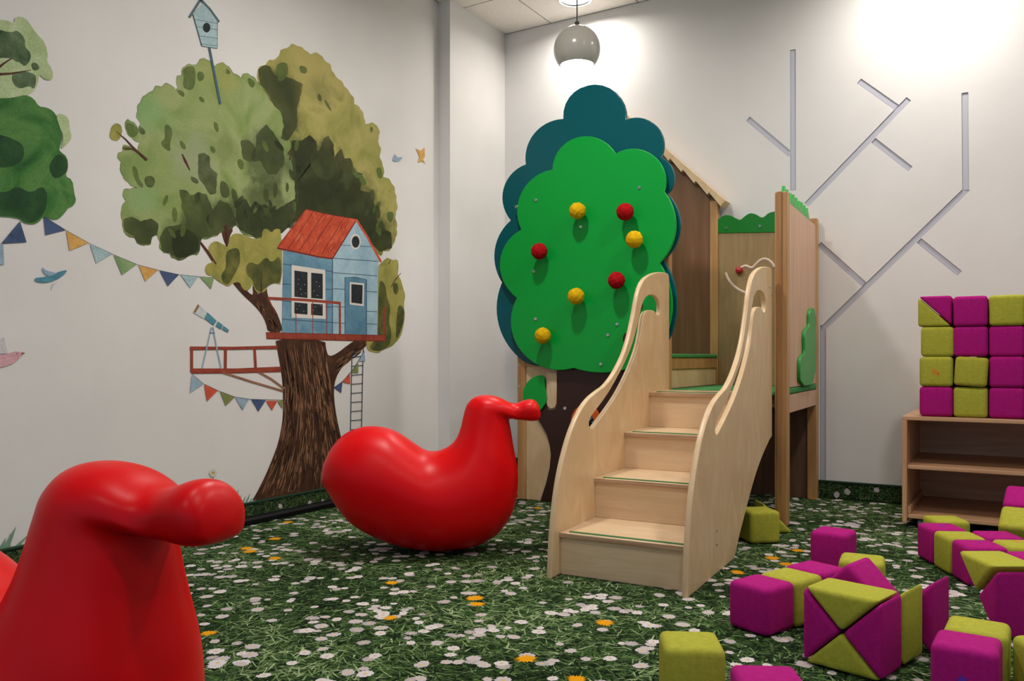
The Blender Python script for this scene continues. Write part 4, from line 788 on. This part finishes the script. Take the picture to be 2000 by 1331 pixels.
def bird_mesh():
    bm = bmesh.new(); N = 40; rows = []
    f = lambda p: ((p[0] - 850) * 0.002, (1090 - p[1]) * 0.002)
    pole0 = ((631, 937), (631, 937), 0.0); pole1 = ((1054, 823), (1054, 823), 0.0)
    keys = [tuple(f(a) + f(b_) + (wd,)) for a, b_, wd in [pole0] + RB + [pole1]]
    K = len(keys); ribs = []
    def cr(p0, p1, p2, p3, t): return tuple(0.5 * (2 * b + (c - a) * t + (2 * a - 5 * b + 4 * c - d) * t * t + (3 * b - a - 3 * c + d) * t ** 3) for a, b, c, d in zip(p0, p1, p2, p3))
    for i in range(K - 1):
        for q in range(3):
            ribs.append((i + q / 3, cr(keys[max(i - 1, 0)], keys[i], keys[i + 1], keys[min(i + 2, K - 1)], q / 3)))
    for i, (ax, az, bx, bz, wd) in ribs[1:]:
        cx, cz, hx, hz_ = (ax + bx) / 2, (az + bz) / 2, (ax - bx) / 2, (az - bz) / 2; row = []
        head = min(1.0, max(0.0, (i - 19) / 5))           # towards the beak the underside flattens
        for k in range(N):
            t = 2 * math.pi * k / N; ct, st = math.cos(t), math.sin(t)
            e = 1.0 if ct > 0 else 1.0 - 0.45 * head
            cc_ = math.copysign(abs(ct) ** e, ct); ss = math.copysign(abs(st) ** (1.0 if ct > 0 else 1.0 - 0.35 * head), st)
            row.append(bm.verts.new((cx + hx * cc_, max(wd, 0.001) * ss, cz + hz_ * cc_)))
        rows.append(row)
    p0 = bm.verts.new((f(pole0[0])[0], 0, f(pole0[0])[1])); p1 = bm.verts.new((f(pole1[0])[0], 0, f(pole1[0])[1]))
    for x, y in zip(rows, rows[1:]):
        for k in range(N): bm.faces.new((x[k], x[(k + 1) % N], y[(k + 1) % N], y[k]))
    for k in range(N): bm.faces.new((p0, rows[0][(k + 1) % N], rows[0][k])); bm.faces.new((p1, rows[-1][k], rows[-1][(k + 1) % N]))
    bmesh.ops.recalc_face_normals(bm, faces=bm.faces)
    bmesh.ops.smooth_vert(bm, verts=bm.verts, factor=0.5, use_axis_x=True, use_axis_y=True, use_axis_z=True)
    zmin = min(v.co.z for v in bm.verts); bmesh.ops.translate(bm, verts=bm.verts, vec=(0, 0, -zmin))
    return bm_mesh(bm, 'rocking_bird')
bird = bird_mesh()
for p in bird.polygons: p.use_smooth = True
bird.materials.append(M['red'])
def rocking_bird(loc, rz, label, pitch=0.0):
    o = bpy.data.objects.new('rocking_bird', bird); C.objects.link(o); o.location = loc; o.rotation_euler = (0, pitch, rz)
    md = o.modifiers.new('sub', 'SUBSURF'); md.levels = 1; md.render_levels = 1
    return tag(o, label, 'rocking toy', 'red rocking birds')
p = on_z(852, 1076)
rocking_bird((p.x, p.y, 0.0), YAW, 'whole red plastic rocking bird beside the stairs and painted tree trunk')
c1 = EYE + FW * 1.222 + RT * (-0.750)
rocking_bird((c1.x, c1.y, 0.0), YAW - math.radians(21), 'red plastic rocking bird in the near left corner, cut by the frame')

# ------------------------------------------------------------------ pendant lamp and downlights
lp = EYE + FW * 4.3 + RT * (127 / FPX * 4.3); lz = CAMH + (HOR - 97) / FPX * 4.3
PL = empty('pendant_lamp', (lp.x, lp.y, lz)); tag(PL, 'grey glossy globe pendant lamp hanging above the playhouse', 'lamp')
R_ = 0.1215; pr_ = [(R_ * math.sin(a), R_ * math.cos(a)) for a in [math.radians(2 + k * (133 - 2) / 24) for k in range(25)]]
inner = [(r * 0.975, z * 0.975) for r, z in pr_][::-1]
bm = lathe([(0.004, R_)] + pr_, 48); link('shade', bm_mesh(bm), 'lampgrey', PL, smooth=60, rebase=False)
bm = lathe(inner + [(0.0, R_ * .975)], 48); link('shade_lining', bm_mesh(bm), 'lampwhite', PL, smooth=60, rebase=False)
bm = lathe([(0.012, R_ + 0.022), (0.012, R_ - 0.004)], 16); link('cord_grip', bm_mesh(bm), 'cord', PL, smooth=40, rebase=False)
tube('cord', [(0, 0, R_), (0, 0, CEIL - lz)], 0.0035, 'cord', PL, rebase=False)
bm = lathe([(0, -0.066), (0.022, -0.06), (0.034, -0.04), (0.03, -0.018), (0.015, 0.005), (0.014, 0.06), (0, 0.06)], 24); link('bulb', bm_mesh(bm), 'bulb', PL, smooth=60, rebase=False)
bm = lathe([(0, CEIL - lz), (0.045, CEIL - lz), (0.045, CEIL - lz - 0.02), (0, CEIL - lz - 0.025)], 24); link('ceiling_rose', bm_mesh(bm), 'lampgrey', PL, smooth=40, rebase=False)
l = bpy.data.lights.new('pendant_bulb', 'SPOT'); l.energy = 12; l.color = (1, 0.97, 0.94); l.spot_size = math.radians(120); l.spot_blend = 0.6; l.shadow_soft_size = 0.04
o = bpy.data.objects.new('pendant_bulb', l); C.objects.link(o); o.location = (lp.x, lp.y, lz - 0.075)
for i, (x, y, e) in enumerate(DOWNLIGHTS):
    if i not in (0, 3, 1): continue
    dl = empty('downlight', (x, y, CEIL)); tag(dl, ['round chrome ceiling downlight above the pendant cord', 'round ceiling downlight above the back wall grooves', 'round ceiling downlight in front of the climbing tree'][(0, 1, 3).index(i)], 'lamp', 'ceiling downlights')
    bm = lathe([(0.085, -0.001), (0.088, -0.008), (0.1, -0.01), (0.106, -0.004), (0.106, 0.0)], 40); link('rim', bm_mesh(bm), 'steel', dl, smooth=50, rebase=False)
    bm = lathe([(0, -0.0015), (0.086, -0.0015)], 32); link('lens', bm_mesh(bm), 'lens', dl, rebase=False)

# ------------------------------------------------------------------ shelf unit
sx0, sx1, sy0, sy1 = -0.42, 0.50, 4.0, 4.60; szt = 0.495
SH = empty('shelf_unit', ((sx0 + sx1) / 2, (sy0 + sy1) / 2, 0)); tag(SH, 'low open beech shelf unit on castors with cubes stacked on top', 'shelf')
box('side_board', (sx0, sy0, 0.025), (sx0 + 0.02, sy1, szt - 0.018), 'shelf_z', SH); box('side_board', (sx1 - 0.02, sy0, 0.025), (sx1, sy1, szt - 0.018), 'shelf_z', SH)
box('top_board', (sx0, sy0, szt - 0.018), (sx1, sy1, szt), 'shelf_x', SH)
for z in (0.262, 0.045): box('shelf_board', (sx0 + 0.02, sy0 + 0.008, z), (sx1 - 0.02, sy1 - 0.01, z + 0.018), 'shelf_x', SH)
box('back_board', (sx0 + 0.02, sy1 - 0.01, 0.045), (sx1 - 0.02, sy1, szt - 0.018), 'shelf_x', SH, bev=0.001)
box('side_rail', (sx0 + 0.02, sy0 + 0.012, 0.063), (sx0 + 0.034, sy1 - 0.012, 0.095), 'shelf_z', SH)
for x in (sx0 + 0.07, sx1 - 0.07):
    for y in (sy0 + 0.06, sy1 - 0.06):
        cs = empty('castor', (x, y, 0)); cs.parent = SH; cs.location = Vector((x, y, 0)) - SH.location
        bm = bmesh.new(); box_bm(bm, (-0.018, -0.02, 0.02), (0.018, 0.02, 0.045), 0.004); link('fork', bm_mesh(bm), 'black', cs, rebase=False)
        w_ = lathe([(0, 0.012), (0.012, 0.012), (0.019, 0.009), (0.019, -0.009), (0.012, -0.012), (0, -0.012)], 20)
        for v in w_.verts: v.co = Vector((v.co.z, v.co.x - 0.012, v.co.y + 0.0195))
        bmesh.ops.recalc_face_normals(w_, faces=w_.faces); link('wheel', bm_mesh(w_), 'wheel', cs, smooth=40, rebase=False)

# ------------------------------------------------------------------ soft fabric blocks
CS = 0.13
def soft(bm, bev=0.017):
    bmesh.ops.bevel(bm, geom=bm.edges[:], offset=bev, segments=4, affect='EDGES', profile=0.55)
    bmesh.ops.triangulate(bm, faces=[f for f in bm.faces if len(f.verts) > 4]) if False else None
def cube_mesh():
    bm = bmesh.new(); bmesh.ops.create_cube(bm, size=CS)
    soft(bm, 0.018)
    bmesh.ops.translate(bm, verts=bm.verts, vec=(0, 0, CS / 2)); return bm_mesh(bm, 'soft_cube')
def prism_mesh():
    """right angled prism, legs of one cube; hypotenuse face below, apex up, length along y"""
    hw = CS * math.sqrt(2) / 2; bm = bmesh.new(); r = []
    for y in (-CS / 2, CS / 2): r.append([bm.verts.new((-hw, y, 0)), bm.verts.new((hw, y, 0)), bm.verts.new((0, y, hw))])
    bm.faces.new(r[0]); bm.faces.new(r[1][::-1])
    for k in range(3): bm.faces.new((r[0][k], r[1][k], r[1][(k + 1) % 3], r[0][(k + 1) % 3]))
    bmesh.ops.recalc_face_normals(bm, faces=bm.faces); soft(bm, 0.0135); return bm_mesh(bm, 'soft_prism')
def puff(me):
    for p in me.polygons: p.use_smooth = True
    me.set_sharp_from_angle(angle=math.radians(60)); return me
CUBE = {}; PRISM = {}
for c in ('mag', 'yel'):
    CUBE[c] = puff(cube_mesh()); CUBE[c].materials.append(M[c]); PRISM[c] = puff(prism_mesh()); PRISM[c].materials.append(M[c])
def cube(c, x, y, z, deg, label, group=None, rx=0.0, ry=0.0, sc=1.0):
    o = bpy.data.objects.new('fabric_cube', CUBE[c]); C.objects.link(o); o.location = (x, y, z); o.rotation_euler = (math.radians(rx), math.radians(ry), math.radians(deg)); o.scale = (sc, sc, sc)
    return tag(o, label, 'block', group or 'soft blocks on the floor')
def prism(c, loc, rot, label, group=None):
    o = bpy.data.objects.new('fabric_prism', PRISM[c]); C.objects.link(o); o.location = loc
    if isinstance(rot, Matrix): o.rotation_euler = rot.to_euler()
    else: o.rotation_euler = tuple(math.radians(q) for q in rot)
    return tag(o, label, 'block', group or 'soft blocks on the floor')
def mark(name, parent, pts_list, m, face_y=None, top=None):
    """small printed motif on a block, in the block's own axes"""
    bm = bmesh.new()
    for pts in pts_list:
        if face_y is not None: bm.faces.new([bm.verts.new((a, face_y, b_)) for a, b_ in pts])
        else: bm.faces.new([bm.verts.new((a, b_, top)) for a, b_ in pts])
    bmesh.ops.recalc_face_normals(bm, faces=bm.faces)
    return link(name, bm_mesh(bm), m, parent, rebase=False)
def star(cx, cy, r, n=6): return [[(cx + r * (1 if k % 2 else .45) * math.cos(k * math.pi / n), cy + r * (1 if k % 2 else .45) * math.sin(k * math.pi / n)) for k in range(2 * n)]]
# wall of cubes on the shelf
GS = 'soft blocks stacked on the shelf'
cols = [-0.288 - 0.064 + 0.131 * k for k in range(6)]
rows = [('mag', 'yel', 'mag', 'yel', 'mag', 'yel'), ('yel', 'yel', 'mag', 'yel', 'yel', 'mag'), ('yel', 'mag', 'mag', 'yel', 'mag', 'mag'), (None, 'mag', 'yel', 'yel', 'mag', 'yel')]
names_r = ['bottom', 'second', 'third', 'top']; names_c = ['first', 'second', 'third', 'fourth']; cn = {'mag': 'magenta', 'yel': 'lime yellow'}
for r in range(4):
    for k in range(4):
        c = rows[r][k]
        if c is None: continue
        x = cols[k] + 0.066 - 0.002 + (0.003 if (r == 2 and k == 0) else 0.0) + (0.002 if k > 1 else 0); z = szt + 0.001 + r * 0.1302; y = 4.02 + CS / 2 + (0.012 if r > 1 else 0) + random.uniform(-.004, .006)
        lab = '%s fabric cube in the %s row on the shelf, %s from the left' % (cn[c], names_r[r], names_c[k])
        o = cube(c, x, y, z, random.uniform(-1, 1), lab, GS)
        if (r, k) == (1, 1): o.rotation_euler = (0, math.radians(3.5), math.radians(-2)); o.location.z += 0.004; o.location.y -= 0.010; o.scale = (0.955,) * 3; o['label'] = 'tilted lime yellow fabric cube in the second row on the shelf'
        if (r, k) == (1, 0):
            o['label'] = 'lime yellow fabric cube with orange motif, leftmost in the second shelf row'
            mark('motif', o, [[(-.012, .078), (-.004, .078), (-.004, .052), (-.012, .052)], [(-.004, .07), (.006, .07), (.006, .064), (-.004, .064)], [(-.002, .060), (.012, .060), (.012, .054), (-.002, .054)], [(.006, .062), (.012, .062), (.012, .046), (.006, .046)]], 'mark_o', face_y=-CS / 2 - 0.0006)
for r in range(4):          # the row behind, glimpsed through the gaps
    for k in range(3): cube('mag' if (r + k) % 2 else 'yel', cols[k] + 0.131, 4.02 + CS * 1.5 + 0.03, szt + 0.001 + r * 0.1302, 0, 'fabric cube in the back row of the shelf stack, glimpsed through gaps', GS)
# two prisms making up the top left cube
z = szt + 3 * 0.1305 + 0.003; xl = cols[0] + 0.056; yy = 4.045 + CS / 2
prism('yel', (xl, yy, z + CS / 2), (0, 45 + 180, 0), 'lime yellow fabric prism forming the lower half of the top left shelf cube', GS)
prism('mag', (xl + 0.002, yy, z + CS / 2 + 0.003), (0, 45, 0), 'magenta fabric prism forming the upper half of the top left shelf cube', GS)

def fl_at(px, py): q = on_z(px, py); return q.x, q.y
FLR = [  # colour, px of the footprint centre, turn, label
 ('mag', (1487.5, 1227.5), 31.3 - 53, 'magenta fabric cube at the left end of the front block row'),
 ('mag', (1628, 1107), 31.3 - 38, 'tall standing magenta fabric cube alone behind the block row'),
 ('yel', (1350, 1366), 31.3 - 4, 'lime yellow fabric cube nearest the bottom step, cut by the frame bottom'),
 ('yel', (1482, 1057), 31.3 + 8, 'lime yellow fabric cube in shade behind the staircase side'),
]
for c, q, a, lab in FLR:
    x, y = fl_at(*q); cube(c, x, y, 0.0015, a, lab)
# row behind the first magenta cube
x0, y0 = fl_at(1487.5, 1227.5); aa = math.radians(31.3 - 53); d1 = Vector((math.cos(aa), math.sin(aa), 0)); d2 = Vector((-math.sin(aa), math.cos(aa), 0))
b0 = Vector((x0, y0, 0.0015))
q = b0 + d2 * 0.131 + d1 * 0.004; cube('yel', q.x, q.y, q.z, 31.3 - 53, 'lime yellow fabric cube directly behind the left magenta cube')
q = b0 + d2 * 0.264 - d1 * 0.004; cube('mag', q.x, q.y, q.z, 31.3 - 54, 'magenta fabric cube behind the lime cube in the front row')
x, y = fl_at(1684, 1172); cube('yel', x, y, 0.0015, 31.3 - 26, 'lime yellow fabric cube right of the tall magenta cube')
# four prisms as a square with crossing diagonals
fx, fy = fl_at(1664, 1304); ha = CS * math.sqrt(2) / 2; zc = ha + 0.002; wa = 31.3 - 52 + 38
def pinwheel(cx, cy, ang, cols_, labels, which=(0, 1, 2, 3), gap=0.003):
    """apexes meet in the middle; order bottom, right, top, left seen along +y of the turned frame"""
    for i in which:
        rot = Matrix.Rotation(math.radians(ang), 3, 'Z') @ Matrix.Rotation(-math.radians(90 * i), 3, 'Y')
        off = rot @ Vector((0, 0, -ha - gap + (gap if i == 0 else 0)))
        prism(cols_[i], (cx + off.x, cy + off.y, zc + gap + off.z), rot, labels[i])
PA = 31.3 - 46
pinwheel(fx, fy, PA, ['yel', 'mag', 'yel', 'mag'], ['lime yellow fabric prism at the bottom of the crossed square', 'magenta fabric prism on the right of the crossed square', 'lime yellow fabric prism on top of the crossed square', 'magenta fabric prism on the left of the crossed square'])
pd = Vector((-math.sin(math.radians(PA)), math.cos(math.radians(PA)), 0)); pu = Vector((math.cos(math.radians(PA)), math.sin(math.radians(PA)), 0))
c2 = Vector((fx, fy, 0)) + pd * 0.134
pinwheel(c2.x, c2.y, PA, ['mag', 'yel', 'mag', 'yel'], ['', 'upright lime yellow prism just behind the crossed square', '', ''], (1,))
c3 = c2 + pd * 0.134 + pu * 0.018
pinwheel(c3.x, c3.y, PA, ['mag', 'mag', 'mag', 'yel'], ['', 'upright magenta prism at the far end behind the crossed square', '', ''], (1,))
q = c2 - pu * 0.072 + pd * 0.004; cube('yel', q.x, q.y, 0.0015, PA, 'lime yellow fabric cube mostly hidden behind the crossed square')
q = c2 + pd * 0.03 - pu * 0.056
prism('mag', (q.x, q.y, 0.133), (0, 0, PA), 'magenta fabric prism lying apex up behind the crossed square')
# near right pair
x, y = fl_at(1888, 1368); na = 31.3 - 34
o = cube('mag', x, y, 0.0015, na, 'magenta fabric cube with blue motif in the near right corner')
mark('motif', o, star(-0.002, .062, .013, 5), 'mark_b', face_y=-CS / 2 - 0.0006)
nd = Vector((-math.sin(math.radians(na)), math.cos(math.radians(na)), 0)); nu = Vector((math.cos(math.radians(na)), math.sin(math.radians(na)), 0))
cube('yel', x + nd.x * 0.131 + nu.x * .01, y + nd.y * 0.131 + nu.y * .01, 0.0015, na, 'lime yellow fabric cube behind the near magenta cube with motif')
x, y = fl_at(2066, 1376); cube('yel', x, y, 0.0015, 31.3, 'lime yellow fabric cube sliver at the right frame edge')
x, y = fl_at(1502, 1452); cube('mag', x, y, 0.0015, 31.3 - 4, 'magenta fabric cube top peeking in at the bottom edge')
# right cluster, laid out from the survey (metres right of and ahead of the tripod)
def cw(X, D, z=0.0): q = RT * X + FW * D; return Vector((q.x, q.y, z))
def rc(c, X, D, label, turn=-5.0, z=0.0015, **k):
    q = cw(X, D, z); return cube(c, q.x, q.y, q.z, 31.3 + turn, label, **k)
rc('yel', 1.68, 3.192, 'lime yellow fabric cube at the back left of the right cluster', -4)
o = rc('mag', 1.585, 3.042, 'magenta fabric cube at the left edge of the right cluster'); mark('motif', o, star(0.0, .0, .012, 5), 'mark_b', top=CS + 0.0006)
rc('yel', 1.572, 2.897, 'lime yellow fabric cube in the middle of the left column, right cluster')
o = rc('mag', 1.562, 2.757, 'magenta fabric cube with small blue motif at the front of the right cluster'); mark('motif', o, star(0.01, .02, .010, 5), 'mark_b', top=CS + 0.0006)
rc('mag', 1.708, 2.902, 'flat lying magenta fabric cube top in the right cluster centre')
o = rc('yel', 1.698, 2.757, 'lime yellow fabric cube with orange motif at the right frame edge'); mark('motif', o, star(-0.0, .02, .014, 4), 'mark_o', top=CS + 0.0006)
rc('mag', 1.640, 2.585, 'magenta fabric cube sliver behind the right lime prism')
dl_, tl = math.radians(-38), math.radians(28)
r_ax = RT * math.cos(dl_) + FW * math.sin(dl_); b_ax = -RT * math.sin(dl_) + FW * math.cos(dl_)
s_ax = b_ax * math.cos(tl) + Vector((0, 0, math.sin(tl))); n_ax = -b_ax * math.sin(tl) + Vector((0, 0, math.cos(tl)))
rotm = Matrix((r_ax, s_ax, n_ax)).transposed()
for c, sk, lab in (('yel', 0.066, 'lower tilted lime yellow fabric cube before the shelf'), ('mag', 0.199, 'upper tilted magenta fabric cube before the shelf')):
    q = cw(1.76, 2.995, 0.142) + r_ax * 0.066 + s_ax * sk - n_ax * CS
    o = cube(c, q.x, q.y, q.z, 0, lab); o.rotation_euler = rotm.to_euler()
# a crossed square with two prisms left, at the right frame edge
UPZ = Vector((0, 0, 1))
prism('mag', tuple(cw(1.350, 2.19, ha + 0.002)), Matrix((UPZ, RT, FW)).transposed(), 'large upright magenta fabric prism at the right frame edge')
prism('yel', tuple(cw(1.348, 2.288, 2 * ha + 0.012)), Matrix((FW, RT, -UPZ)).transposed(), 'lime yellow fabric prism resting apex down at the right edge')
x, y = fl_at(1511, 1037); prism('yel', (x, y, CS / 2 + 0.0015), (0, 225, 31.3 + 1), 'lime yellow fabric prism lying against the playhouse front post')
